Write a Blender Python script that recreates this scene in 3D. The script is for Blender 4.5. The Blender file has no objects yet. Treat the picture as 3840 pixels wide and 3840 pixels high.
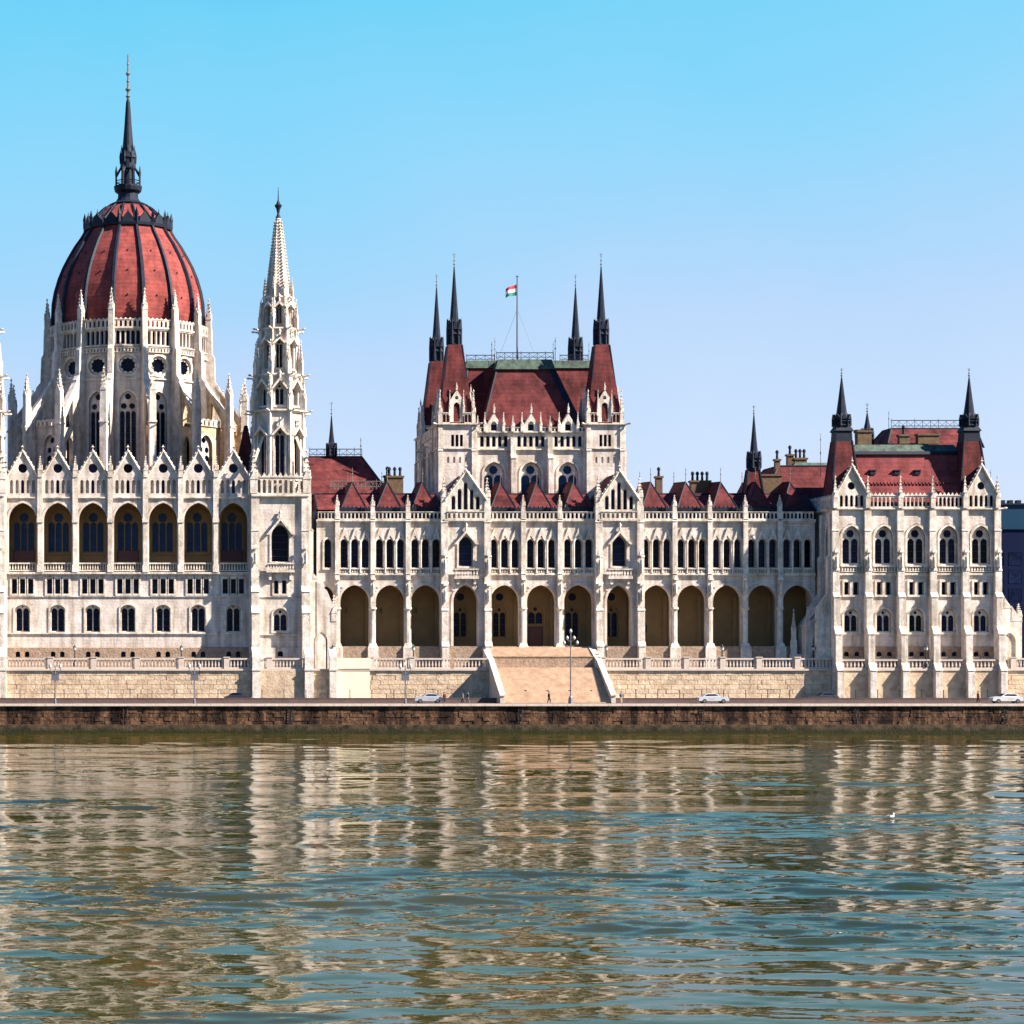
import bpy, math, random
from math import sin, cos, pi, radians, sqrt
from mathutils import Vector, Matrix
from mathutils.geometry import tessellate_polygon

SC = bpy.context.scene
COL = SC.collection
random.seed(7)

# ------------------------------------------------------------------ camera
D0, CAMZ, SFAC = 330.0, 12.0, 24.0            # metres to the facade, eye above the river
FPX = D0 * SFAC                                # focal length in pixels of the 3840 px picture
VX, VY = 480.0, 2441.0                         # where the view axis meets the picture
cd = bpy.data.cameras.new('camera')
cam = bpy.data.objects.new('camera', cd); COL.objects.link(cam)
cd.sensor_width = 36.0
cd.lens = 36.0 * FPX / 3840.0
cd.shift_x = (1920 - VX) / 3840.0
cd.shift_y = (VY - 1920) / 3840.0
cam.location = (0, -D0, CAMZ); cam.rotation_euler = (pi/2, 0, 0)
cd.clip_start = 1.0; cd.clip_end = 20000
SC.camera = cam

# ------------------------------------------------------------------ light
AZ, EL = radians(68), radians(37)              # sun to the right of and behind the camera
SUN = Vector((sin(AZ)*cos(EL), -cos(AZ)*cos(EL), sin(EL)))
W = bpy.data.worlds.new('World'); SC.world = W; W.use_nodes = True
nt = W.node_tree; nt.nodes.clear()
def N(t, tree=None, **kw):
    n = (tree or nt).nodes.new(t)
    for k, v in kw.items(): setattr(n, k, v)
    return n
sky = N('ShaderNodeTexSky', sky_type='NISHITA')
sky.sun_disc = False; sky.sun_elevation = EL; sky.sun_rotation = math.atan2(SUN.x, SUN.y)
sky.altitude = 100; sky.air_density = 1.0; sky.dust_density = 0.1; sky.ozone_density = 3.0
tc = N('ShaderNodeTexCoord'); sx = N('ShaderNodeSeparateXYZ')
nt.links.new(tc.outputs['Generated'], sx.inputs[0])
ramp = N('ShaderNodeValToRGB')
nt.links.new(sx.outputs['Z'], ramp.inputs[0])
cr = ramp.color_ramp
SKYR = [(0.0, (1.5, 0.8, 1.0)), (0.06, (1.4, 0.8, 1.0)), (0.13, (1.0, 0.9, 1.0)), (0.24, (0.6, 1.2, 1.1)), (0.42, (0.2, 0.6, 0.9)), (1.0, (0.06, 0.30, 0.7))]
while len(cr.elements) < len(SKYR): cr.elements.new(0.5)
for e, (p, c) in zip(cr.elements, SKYR): e.position = p; e.color = (*c, 1)
mul = N('ShaderNodeMix', data_type='RGBA', blend_type='MULTIPLY'); mul.inputs[0].default_value = 1
nt.links.new(sky.outputs[0], mul.inputs[6]); nt.links.new(ramp.outputs[0], mul.inputs[7])
tilt = N('ShaderNodeMath', operation='MULTIPLY_ADD'); nt.links.new(sx.outputs['X'], tilt.inputs[0]); tilt.inputs[1].default_value = -0.07
hz = N('ShaderNodeTexNoise'); hz.inputs['Scale'].default_value = 9.0; hz.inputs['Detail'].default_value = 4; nt.links.new(tc.outputs['Generated'], hz.inputs['Vector'])   # thin uneven haze
hm = N('ShaderNodeMath', operation='MULTIPLY_ADD'); nt.links.new(hz.outputs['Fac'], hm.inputs[0]); hm.inputs[1].default_value = 0.07; nt.links.new(sx.outputs['Z'], hm.inputs[2])
hs_ = N('ShaderNodeMath', operation='SUBTRACT'); nt.links.new(hm.outputs[0], hs_.inputs[0]); hs_.inputs[1].default_value = 0.035
nt.links.new(hs_.outputs[0], tilt.inputs[2])
grad = N('ShaderNodeValToRGB'); nt.links.new(tilt.outputs[0], grad.inputs[0]); cr = grad.color_ramp
SKYG = [(0.0, (3.7, 4.4, 5.6)), (0.07, (3.45, 4.35, 5.6)), (0.13, (2.95, 4.0, 5.5)), (0.17, (2.25, 3.9, 5.5)), (0.22, (1.6, 3.9, 5.5)), (0.29, (1.0, 3.75, 5.4)), (0.40, (0.14, 1.6, 4.4)), (1.0, (0.012, 0.40, 2.6))]
while len(cr.elements) < len(SKYG): cr.elements.new(0.5)
for e, (p, c) in zip(cr.elements, SKYG): e.position = p; e.color = (*c, 1)
mx_ = N('ShaderNodeMix', data_type='RGBA'); mx_.inputs[0].default_value = 0.94
nt.links.new(mul.outputs[2], mx_.inputs[6]); nt.links.new(grad.outputs[0], mx_.inputs[7])
bg = N('ShaderNodeBackground'); bg.inputs[1].default_value = 0.054
nt.links.new(mx_.outputs[2], bg.inputs[0])
wo = N('ShaderNodeOutputWorld'); nt.links.new(bg.outputs[0], wo.inputs[0])
sl = bpy.data.lights.new('sun', 'SUN'); so = bpy.data.objects.new('sun', sl); COL.objects.link(so)
sl.energy = 5.0; sl.angle = radians(0.5); sl.color = (1.0, 0.90, 0.79)
so.rotation_euler = (-SUN).to_track_quat('-Z', 'Y').to_euler()
so.location = SUN * 300
vs = SC.view_settings
vs.view_transform = 'Standard'; vs.look = 'None'; vs.gamma = 1; vs.exposure = 1.72; vs.use_curve_mapping = False

# pixels of the photograph -> metres at depth y
def X(px, y=0.0): return (px - VX) * (D0 + y) / FPX
def Z(py, y=0.0): return CAMZ - (py - VY) * (D0 + y) / FPX

# ------------------------------------------------------------------ materials
MATS = {}
def mat(name, col, rough=0.8, metal=0.0, var=0.12, scale=0.5, stretch=1.0, streak=0.0, col2=None, bump=0.0, bscale=4.0, rnd=0.0, spec=0.5, extra=None):
    m = bpy.data.materials.new(name); m.use_nodes = True
    t = m.node_tree; L = t.links; b = t.nodes['Principled BSDF']
    b.inputs['Roughness'].default_value = rough; b.inputs['Metallic'].default_value = metal
    b.inputs['Specular IOR Level'].default_value = spec
    g = N('ShaderNodeNewGeometry', t)
    mp = N('ShaderNodeMapping', t); mp.inputs['Scale'].default_value = (1, 1, 1/stretch)
    L.new(g.outputs['Position'], mp.inputs[0])
    no = N('ShaderNodeTexNoise', t); no.inputs['Scale'].default_value = scale; no.inputs['Detail'].default_value = 5; no.inputs['Roughness'].default_value = 0.65
    L.new(mp.outputs[0], no.inputs['Vector'])
    rp = N('ShaderNodeValToRGB', t)
    c1 = tuple(c*(1-var) for c in (col2 or col)); c2 = tuple(min(1, c*(1+var)) for c in col)
    rp.color_ramp.elements[0].position = 0.34; rp.color_ramp.elements[1].position = 0.66
    rp.color_ramp.elements[0].color = (*c1, 1); rp.color_ramp.elements[1].color = (*c2, 1)
    L.new(no.outputs['Fac'], rp.inputs[0])
    out = rp.outputs[0]
    if streak:
        mp2 = N('ShaderNodeMapping', t); mp2.inputs['Scale'].default_value = (1, 1, 0.12)
        L.new(g.outputs['Position'], mp2.inputs[0])
        n2 = N('ShaderNodeTexNoise', t); n2.inputs['Scale'].default_value = 1.1; n2.inputs['Detail'].default_value = 4
        L.new(mp2.outputs[0], n2.inputs['Vector'])
        r2 = N('ShaderNodeValToRGB', t); r2.color_ramp.elements[0].position = 0.33; r2.color_ramp.elements[1].position = 0.55
        v = 1-streak; r2.color_ramp.elements[0].color = (v, v*0.95, v*0.88, 1); r2.color_ramp.elements[1].color = (1, 1, 1, 1)
        L.new(n2.outputs['Fac'], r2.inputs[0])
        mm = N('ShaderNodeMix', t, data_type='RGBA', blend_type='MULTIPLY'); mm.inputs[0].default_value = 1
        L.new(out, mm.inputs[6]); L.new(r2.outputs[0], mm.inputs[7]); out = mm.outputs[2]
    if rnd:
        oi = N('ShaderNodeObjectInfo', t)
        mr = N('ShaderNodeMapRange', t); mr.inputs['To Min'].default_value = 1-rnd; mr.inputs['To Max'].default_value = 1+rnd
        L.new(oi.outputs['Random'], mr.inputs['Value'])
        vm = N('ShaderNodeVectorMath', t, operation='SCALE'); L.new(out, vm.inputs[0]); L.new(mr.outputs[0], vm.inputs['Scale']); out = vm.outputs[0]
    if extra: out = extra(t, g, out)
    L.new(out, b.inputs['Base Color'])
    if bump:
        n3 = N('ShaderNodeTexNoise', t); n3.inputs['Scale'].default_value = bscale; n3.inputs['Detail'].default_value = 4
        L.new(g.outputs['Position'], n3.inputs['Vector'])
        bp = N('ShaderNodeBump', t); bp.inputs['Strength'].default_value = bump; bp.inputs['Distance'].default_value = 0.15
        L.new(n3.outputs['Fac'], bp.inputs['Height']); L.new(bp.outputs[0], b.inputs['Normal'])
    MATS[name] = m
    return m

def courses(t, g, out):                       # faint flat staining between the ashlar courses
    L = t.links
    w = N('ShaderNodeTexWave', t, wave_type='BANDS', bands_direction='Z'); w.inputs['Scale'].default_value = 0.62; w.inputs['Distortion'].default_value = 0.6
    L.new(g.outputs['Position'], w.inputs['Vector'])
    r = N('ShaderNodeMapRange', t); r.inputs['To Min'].default_value = 0.93; r.inputs['To Max'].default_value = 1.0
    L.new(w.outputs['Fac'], r.inputs['Value'])
    vm = N('ShaderNodeVectorMath', t, operation='SCALE'); L.new(out, vm.inputs[0]); L.new(r.outputs[0], vm.inputs['Scale'])
    return vm.outputs[0]
def algae(t, g, out):                         # green growth near the water line of the quay
    L = t.links
    s = N('ShaderNodeSeparateXYZ', t); L.new(g.outputs['Position'], s.inputs[0])
    n = N('ShaderNodeTexNoise', t); n.inputs['Scale'].default_value = 0.7; L.new(g.outputs['Position'], n.inputs['Vector'])
    a = N('ShaderNodeMath', t, operation='MULTIPLY_ADD'); L.new(n.outputs['Fac'], a.inputs[0]); a.inputs[1].default_value = 1.4; L.new(s.outputs['Z'], a.inputs[2])
    r = N('ShaderNodeMapRange', t); r.inputs['From Min'].default_value = 1.0; r.inputs['From Max'].default_value = 1.6; r.inputs['To Min'].default_value = 0.85; r.inputs['To Max'].default_value = 0.0
    L.new(a.outputs[0], r.inputs['Value'])
    m = N('ShaderNodeMix', t, data_type='RGBA'); L.new(r.outputs[0], m.inputs[0]); L.new(out, m.inputs[6]); m.inputs[7].default_value = (0.010, 0.012, 0.002, 1)
    return m.outputs[2]
def quay_stain(t, g, out):
    L = t.links
    mp = N('ShaderNodeMapping', t); mp.inputs['Scale'].default_value = (1, 0.3, 0.10); L.new(g.outputs['Position'], mp.inputs[0])
    n = N('ShaderNodeTexNoise', t); n.inputs['Scale'].default_value = 0.33; n.inputs['Detail'].default_value = 6; n.inputs['Roughness'].default_value = 0.75
    L.new(mp.outputs[0], n.inputs['Vector'])
    r = N('ShaderNodeValToRGB', t); r.color_ramp.elements[0].position = 0.42; r.color_ramp.elements[1].position = 0.56
    r.color_ramp.elements[0].color = (0.16, 0.15, 0.17, 1); r.color_ramp.elements[1].color = (1, 1, 1, 1)
    L.new(n.outputs['Fac'], r.inputs[0])
    m = N('ShaderNodeMix', t, data_type='RGBA', blend_type='MULTIPLY'); m.inputs[0].default_value = 1
    L.new(out, m.inputs[6]); L.new(r.outputs[0], m.inputs[7])
    return algae(t, g, m.outputs[2])

STONE = mat('pale_limestone', (0.60, 0.52, 0.475), 0.9, var=0.11, scale=0.5, streak=0.36, col2=(0.49, 0.42, 0.36), spec=0.2, bump=0.35, bscale=2.5, extra=courses)
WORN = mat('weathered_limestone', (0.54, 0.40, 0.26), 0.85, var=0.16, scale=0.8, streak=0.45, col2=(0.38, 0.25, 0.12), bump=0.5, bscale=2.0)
TRIM = mat('carved_limestone', (0.63, 0.565, 0.50), 0.9, var=0.12, scale=1.0, streak=0.34, col2=(0.50, 0.43, 0.36), bump=0.4, bscale=5, spec=0.2)
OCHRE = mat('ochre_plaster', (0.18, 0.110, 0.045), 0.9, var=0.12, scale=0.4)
BROWN = mat('brown_rubble_stone', (0.26, 0.18, 0.125), 0.9, var=0.25, scale=1.6, bump=0.6, bscale=3)
ASHLAR = mat('sandy_ashlar', (0.52, 0.40, 0.28), 0.9, var=0.12, scale=0.9, col2=(0.40, 0.28, 0.18), bump=0.5, bscale=3, rnd=0.13)
BRIGHT = mat('new_cream_stone', (0.72, 0.62, 0.44), 0.85, var=0.05, scale=0.6)
QUAY = mat('dark_quay_stone', (0.115, 0.060, 0.033), 0.85, var=0.3, scale=1.3, col2=(0.05, 0.027, 0.018), spec=0.15, bump=0.7, bscale=3, rnd=0.3, extra=quay_stain)
FOOT = mat('mossy_footing_stone', (0.05, 0.034, 0.018), 0.9, var=0.4, scale=0.9, col2=(0.014, 0.010, 0.007), spec=0.2, bump=0.6, extra=algae)
JOINT = mat('quay_mortar', (0.09, 0.07, 0.055), 0.95, var=0.3, extra=algae)
JOINT2 = mat('pale_mortar', (0.46, 0.36, 0.26), 0.95, var=0.15)
COPING = mat('coping_stone', (0.46, 0.38, 0.32), 0.85, var=0.12, scale=1.5)
def tiles(t, g, out):                         # rows of tiles in slightly different firings
    L = t.links
    w = N('ShaderNodeTexWave', t, wave_type='BANDS', bands_direction='Z'); w.inputs['Scale'].default_value = 0.45; w.inputs['Distortion'].default_value = 0.4
    L.new(g.outputs['Position'], w.inputs['Vector'])
    n = N('ShaderNodeTexNoise', t); n.inputs['Scale'].default_value = 2.6; n.inputs['Detail'].default_value = 2; L.new(g.outputs['Position'], n.inputs['Vector'])
    a = N('ShaderNodeMath', t, operation='ADD'); L.new(w.outputs['Fac'], a.inputs[0]); L.new(n.outputs['Fac'], a.inputs[1])
    r = N('ShaderNodeMapRange', t); r.inputs['From Max'].default_value = 1.6; r.inputs['To Min'].default_value = 0.84; r.inputs['To Max'].default_value = 1.08
    L.new(a.outputs[0], r.inputs['Value'])
    vm = N('ShaderNodeVectorMath', t, operation='SCALE'); L.new(out, vm.inputs[0]); L.new(r.outputs[0], vm.inputs['Scale'])
    return vm.outputs[0]
ROOF = mat('red_roof_tiles', (0.120, 0.029, 0.028), 0.8, var=0.22, scale=0.35, streak=0.35, col2=(0.070, 0.018, 0.020), bump=0.5, bscale=6, spec=0.1, extra=tiles)
PINKROOF = mat('crimson_roof_tiles', (0.19, 0.046, 0.046), 0.8, var=0.16, scale=0.35, streak=0.25, col2=(0.13, 0.030, 0.034), bump=0.5, bscale=6, spec=0.1, extra=tiles)
DOME = mat('dome_tiles', (0.235, 0.052, 0.044), 0.8, var=0.14, scale=0.5, streak=0.28, col2=(0.155, 0.036, 0.036), bump=0.3, bscale=5, spec=0.12, extra=tiles)
SLATE = mat('dark_lead', (0.010, 0.014, 0.026), 0.6, spec=0.15, var=0.3, scale=1.0)
GREEN = mat('green_copper', (0.035, 0.07, 0.045), 0.7, var=0.4, scale=1.2, col2=(0.012, 0.02, 0.016))
GLASS = mat('dark_window_glass', (0.004, 0.007, 0.022), 0.12, var=0.5, scale=0.7, spec=0.06, rnd=0.85)
BLUEGL = mat('blue_window_glass', (0.006, 0.03, 0.09), 0.15, var=0.3, scale=0.8, spec=0.08)
DOORM = mat('dark_red_wood', (0.075, 0.018, 0.014), 0.6, var=0.2)
ASPH = mat('asphalt', (0.055, 0.042, 0.038), 0.9, var=0.2, scale=0.3)
PAVE = mat('paving', (0.17, 0.135, 0.11), 0.9, var=0.15, scale=0.8)
STEPM = mat('stair_stone', (0.46, 0.32, 0.22), 0.9, var=0.10, scale=0.9, col2=(0.38, 0.25, 0.16))
IRON = mat('black_iron', (0.025, 0.025, 0.028), 0.5, metal=0.4, var=0.1)
GREYM = mat('grey_painted_steel', (0.13, 0.13, 0.15), 0.5, metal=0.3, var=0.08)
GLOBE = mat('frosted_lamp_glass', (0.38, 0.38, 0.37), 0.35, var=0.03)
GOLD = mat('pale_weathervane_metal', (0.14, 0.13, 0.12), 0.5, metal=0.3, var=0.1)
RUST = mat('brown_barrier', (0.10, 0.062, 0.055), 0.85, var=0.2, scale=1.0)
BRICKM = mat('ochre_chimney_brick', (0.10, 0.06, 0.03), 0.9, var=0.35, scale=2.0)
FARB = mat('blue_glass_cladding', (0.002, 0.006, 0.030), 0.5, spec=0.08, var=0.15, scale=0.1)
FARC = mat('blue_grey_cladding', (0.005, 0.03, 0.065), 0.6, spec=0.1, var=0.1, scale=0.1)

# ------------------------------------------------------------------ mesh helpers
class MB:
    def __init__(s): s.v = []; s.f = []
    def add(s, vs_, fs_):
        b = len(s.v); s.v.extend(tuple(p) for p in vs_); s.f.extend(tuple(i+b for i in f) for f in fs_)
    def box(s, x0, x1, y0, y1, z0, z1, ch=0.0):
        s.add([(x0,y0,z0),(x1,y0,z0),(x1,y1,z0),(x0,y1,z0),(x0+ch,y0+ch,z1),(x1-ch,y0+ch,z1),(x1-ch,y1-ch,z1),(x0+ch,y1-ch,z1)],
              [(3,2,1,0),(4,5,6,7),(0,1,5,4),(1,2,6,5),(2,3,7,6),(3,0,4,7)])
    def ring(s, cx, cy, n, prof, rot=0.0, cap=True):       # rings of n corners; prof = [(corner radius, z)]
        b = []
        for r, z in prof:
            for k in range(n):
                a = rot + 2*pi*k/n
                b.append((cx + r*sin(a), cy - r*cos(a), z))
        f = []
        for j in range(len(prof)-1):
            for k in range(n):
                k2 = (k+1) % n
                f.append((j*n+k, j*n+k2, (j+1)*n+k2, (j+1)*n+k))
        if cap: f.append(tuple(range(n-1, -1, -1))); f.append(tuple((len(prof)-1)*n+k for k in range(n)))
        s.add(b, f)
    def bar(s, p, q, r, r2=None, n=6):
        p = Vector(p); q = Vector(q); d = (q-p).normalized(); r2 = r if r2 is None else r2
        a = d.cross(Vector((0,0,1)));  a = Vector((1,0,0)) if a.length < 1e-3 else a.normalized()
        b = d.cross(a)
        vs_ = [p + a*cos(2*pi*k/n)*r + b*sin(2*pi*k/n)*r for k in range(n)] + [q + a*cos(2*pi*k/n)*r2 + b*sin(2*pi*k/n)*r2 for k in range(n)]
        s.add(vs_, [(k, (k+1) % n, n+(k+1) % n, n+k) for k in range(n)] + [tuple(range(n-1,-1,-1)), tuple(range(n, 2*n))])
    def prism(s, fr, outer, holes, w0, w1, back=True):     # outline in the wall frame, from w0 (inner) to w1 (outer)
        loops = [outer] + list(holes)
        flat = [p for l in loops for p in l]
        tri = tessellate_polygon([[Vector((p[0], p[1], 0)) for p in l] for l in loops])
        n = len(flat)
        s.add([fr.p(u, v, w1) for u, v in flat] + [fr.p(u, v, w0) for u, v in flat],
              [tuple(t) for t in tri] + ([tuple(i+n for i in reversed(t)) for t in tri] if back else []))
        i = 0; base = len(s.v) - 2*n
        for l in loops:
            m = len(l)
            for k in range(m):
                a, b = base+i+k, base+i+(k+1) % m
                s.f.append((a, b, b+n, a+n))
            i += m

class Frame:
    def __init__(s, x, y, th=0.0, z=0.0):
        s.O = Vector((x, y, z)); s.th = th
        s.U = Vector((cos(th), sin(th), 0)); s.N = Vector((sin(th), -cos(th), 0))
    def p(s, u, v, w): return s.O + s.U*u + s.N*w + Vector((0, 0, v))
    def mat(s, u, v, w=0.0): return Matrix.Translation(s.p(u, v, w)) @ Matrix.Rotation(s.th, 4, 'Z')
LOC = Frame(0, 0)
def FR(y): return Frame(0, y)

def arch(cx, v0, v1, hw, rise, n=6):
    L = [(cx-hw, v0), (cx+hw, v0)]
    if rise <= 0: return L + [(cx+hw, v1), (cx-hw, v1)]
    vs_ = v1 - rise; R = (hw*hw + rise*rise) / (2*hw); c = cx + hw - R; a1 = math.asin(min(1, rise/R))
    if rise < hw: 
        R = (hw*hw + rise*rise)/(2*rise); a0 = math.asin(hw/R); cz = v1 - R
        return L + [(cx + R*sin(a0 - 2*a0*k/(2*n)), cz + R*cos(a0 - 2*a0*k/(2*n))) for k in range(2*n+1)]
    r = [(c + R*cos(a1*k/n), vs_ + R*sin(a1*k/n)) for k in range(n)]
    l = [(2*cx - u, v) for u, v in reversed(r)]
    return L + r + [(cx, v1)] + l
def circ(cx, cv, r, n=16, lob=0, amp=0.0):
    return [(cx + r*(1+amp*cos(lob*a))*sin(a), cv + r*(1+amp*cos(lob*a))*cos(a)) for a in (2*pi*k/n for k in range(n))]
def rect(u0, u1, v0, v1): return [(u0, v0), (u1, v0), (u1, v1), (u0, v1)]

def panel(mb, fr, outer, holes, depth=0.7, splay=0.0, w=0.0):
    """wall face with openings; each hole is (loop, inner loop or None, depth, capped)"""
    H = [h[0] for h in holes]
    loops = [outer] + H
    flat = [p for l in loops for p in l]
    tri = tessellate_polygon([[Vector((p[0], p[1], 0)) for p in l] for l in loops])
    mb.add([fr.p(u, v, w) for u, v in flat], [tuple(t) for t in tri])
    for h in holes:
        lo, li = h[0], (h[1] or h[0]); d = h[2]; n = len(lo)
        mb.add([fr.p(u, v, w) for u, v in lo] + [fr.p(u, v, w-d) for u, v in li],
               [(k, (k+1) % n, n+(k+1) % n, n+k) for k in range(n)] + ([tuple(range(n, 2*n))] if h[3] else []))

MESH = {}
def shared(key, fn, m):
    if key not in MESH:
        b = MB(); fn(b); me = bpy.data.meshes.new(key[0]); me.from_pydata(b.v, [], b.f); me.materials.append(m); me.update(); MESH[key] = me
    return MESH[key]

def child(name, me, parent, mw):                  # a part placed by a world matrix (its thing stands unrotated)
    o = bpy.data.objects.new(name, me); COL.objects.link(o); o.parent = parent
    o.matrix_parent_inverse = Matrix.Translation(parent.location).inverted()
    o.matrix_basis = mw
    return o
def sub(name, me, parent):                        # a sub-part sharing its part's axes
    o = bpy.data.objects.new(name, me); COL.objects.link(o); o.parent = parent
    return o
def part(mb, name, m, parent, smooth=False):
    me = bpy.data.meshes.new(name); me.from_pydata(mb.v, [], mb.f); me.materials.append(m); me.update()
    if smooth:
        for p in me.polygons: p.use_smooth = True
    return child(name, me, parent, Matrix.Identity(4))
def subpart(mb, name, m, prt):                    # sub-part in world coordinates of a part made by part()
    me = bpy.data.meshes.new(name); me.from_pydata(mb.v, [], mb.f); me.materials.append(m); me.update()
    o = bpy.data.objects.new(name, me); COL.objects.link(o); o.parent = prt
    o.matrix_parent_inverse = prt.matrix_basis.inverted()
    return o
def empty(name, loc, label, cat, group=None, rz=0.0):
    o = bpy.data.objects.new(name, None); COL.objects.link(o); o.location = loc; o.rotation_euler = (0, 0, rz)
    o.empty_display_size = 0.5
    o['label'] = label; o['category'] = cat
    if group: o['group'] = group
    return o
def single(mb, name, m, kind=None, label=None, cat=None):
    me = bpy.data.meshes.new(name); me.from_pydata(mb.v, [], mb.f); me.materials.append(m); me.update()
    o = bpy.data.objects.new(name, me); COL.objects.link(o)
    if kind: o['kind'] = kind
    if label: o['label'] = label
    if cat: o['category'] = cat
    return o

B = empty('parliament_building', (50, 0, 9.3), 'long white neo-Gothic parliament with a red ribbed dome, pinnacles and red roofs above the quay', 'building')

# ------------------------------------------------------------------ windows, balustrades, pinnacles (shared meshes)
def lancets(W_, v0, v1, n, mul, rise_f=0.9, cx=0):
    w = (2*W_ - (n+1)*mul)/n; r = []
    for k in range(n):
        c = cx - W_ + mul + w/2 + k*(w+mul)
        r.append(arch(c, v0, v1, w/2, (w/2)*rise_f*1.25 if rise_f else 0, 4))
    return r
def window(fr, cx, v0, v1, hw, rise, n=2, style='plain', depth=0.55, glass=None, hood=0.0, mul=0.13, stone=None, name='window', sm=None):
    key = (round(hw,2), round(v1-v0,2), round(rise,2), n, style, round(hood,2), mul)
    h = v1 - v0
    def f(b):
        outer = arch(0, 0, h, hw, rise)
        holes = []
        if style == 'plain' and n == 2 and mul < 0.1: holes = [arch(0, 0.1, h-0.1, hw-0.09, rise*0.95)]
        elif style == 'plain':
            top = h - (rise*0.55 if rise > 0 else 0.12)
            if rise > 0:
                holes = lancets(hw, 0.15, h - rise*0.85, n, mul)
                if n > 1 and rise > 0.5: holes.append(circ(0, h - rise*0.5, rise*0.22, 8))
            else: holes = lancets(hw, 0.1, top, n, mul, 0)
        elif style == 'single':
            holes = [arch(0, 0.08, h-0.09, hw-0.06, max(0, rise*0.92))]
        elif style == 'rose':
            r = hw*0.42
            holes = lancets(hw, 0.2, h - rise - hw*0.02, n, mul)
            holes.append(circ(0, h - rise*0.62, r, 16, 8, 0.06))
        elif style == 'trefoil':
            r = hw*0.33
            holes = lancets(hw, 0.2, h - rise - 0.9*hw, n, mul)
            holes += [circ(-hw*0.47, h-rise-0.35*hw, r, 12), circ(hw*0.47, h-rise-0.35*hw, r, 12), circ(0, h-rise*0.45, r*1.05, 12)]
        b.prism(LOC, outer, holes, -0.12, 0.06, back=False)
    me = shared(('window',)+key, f, stone or TRIM)
    o = child(name, me, B, fr.mat(cx, v0, -depth))
    def g(b):
        L = arch(0, 0, h, hw, rise); b.add([(u, 0.2, v) for u, v in L], [tuple(range(len(L)))])
        if h > 2.6 and style != 'single':
            pass
    sub('pane', shared(('pane', (glass or GLASS).name)+key, g, glass or GLASS), o)
    def bars(b):
        k = 0.9
        while k < h*0.8:
            b.box(-hw+0.1, hw-0.1, 0.10, 0.16, k, k+0.06); k += 1.1
    if h > 2.0: sub('glazing_bars', shared(('glazing_bars', round(hw,2), round(h,2)), bars, IRON), o)
    def s(b):
        b.prism(LOC, arch(0, -0.22, h+0.28, hw+0.28, rise*1.05 if rise else 0), [arch(0, -0.001, h, hw, rise)], 0.0, 0.14, back=False)
        b.box(-hw-0.3, hw+0.3, -0.26, -0.002, -0.30, -0.06)
    me2 = shared(('surround', round(hw,2), round(h,2), round(rise,2), (sm or TRIM).name), s, sm or TRIM)
    q = bpy.data.objects.new('surround', me2); COL.objects.link(q); q.parent = o; q.location = (0, -depth, 0)
    if hood:
        def hd(b):
            a, t = hw + 0.55, 0.32
            p0 = (-a-hood*0.25, h-rise*0.95); p1 = (0, h+hood); p2 = (a+hood*0.25, h-rise*0.95)
            b.prism(LOC, [p0, (p0[0]+t*1.3, p0[1]), (0, p1[1]-t*1.5), (p2[0]-t*1.3, p2[1]), p2, p1], [], 0.0, 0.7)
            b.ring(0, -0.35, 4, [(0.22, p1[1]), (0.12, p1[1]+0.5), (0.3, p1[1]+0.7), (0.02, p1[1]+1.2)])
        q = bpy.data.objects.new('hood', shared(('hood', round(hw,2), round(h,2), round(hood,2)), hd, TRIM)); COL.objects.link(q); q.parent = o; q.location = (0, -depth, 0)
    return o

def hole(cx, v0, v1, hw, rise, depth=0.55, splay=0.0, cap=False):
    return (arch(cx, v0 - splay*0.2, v1 + splay, hw+splay, rise + (splay if rise else 0)), arch(cx, v0, v1, hw, rise), depth, cap)

def balustrade(fr, u0, u1, v0, v1, w=0.2, n=None, name='balustrade', par=None, posts=True, thick=0.16, m=None, gap=0.42):
    L = u1-u0; h = v1-v0; n = n or max(3, int(L/gap))
    def f(b):
        b.box(-L/2, L/2, -thick, thick, 0, h*0.13); b.box(-L/2, L/2, -thick-0.04, thick+0.04, h*0.85, h)
        for k in range(n):
            c = -L/2 + (k+0.5)*L/n; r = min(0.13, L/n*0.27)
            b.ring(c, 0, 4, [(r*0.8, h*0.13), (r*1.35, h*0.32), (r*0.75, h*0.62), (r*1.1, h*0.85)], pi/4, cap=False)
    me = shared(('balustrade', round(L,2), round(h,2), n, thick), f, m or TRIM)
    return child(name, me, par or B, fr.mat((u0+u1)/2, v0, w))

def gallery(fr, u0, u1, v0, v1, w, n, hw=None, m=None, crest=True):     # openwork parapet: little pointed arches on slim columns
    L = u1-u0; h = v1-v0; hw = hw or L/n*0.36
    def f(b):
        hs = [arch(-L/2+(k+0.5)*L/n, h*0.1, h*0.78, hw, hw*1.3, 3) for k in range(n)]
        b.prism(LOC, rect(-L/2, L/2, 0, h*0.86), hs, -0.15, 0.15)
        b.box(-L/2, L/2, -0.25, 0.22, h*0.86, h*0.93)
        if crest:
            for k in range(n):
                c = -L/2+(k+0.5)*L/n; q = L/n*0.42
                b.prism(LOC, [(c-q, h*0.93), (c+q, h*0.93), (c, h*1.12)], [], -0.08, 0.08)
    me = shared(('gallery', round(L,2), round(h,2), n, crest), f, m or TRIM)
    return child('openwork_parapet', me, B, fr.mat((u0+u1)/2, v0, w))

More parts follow.
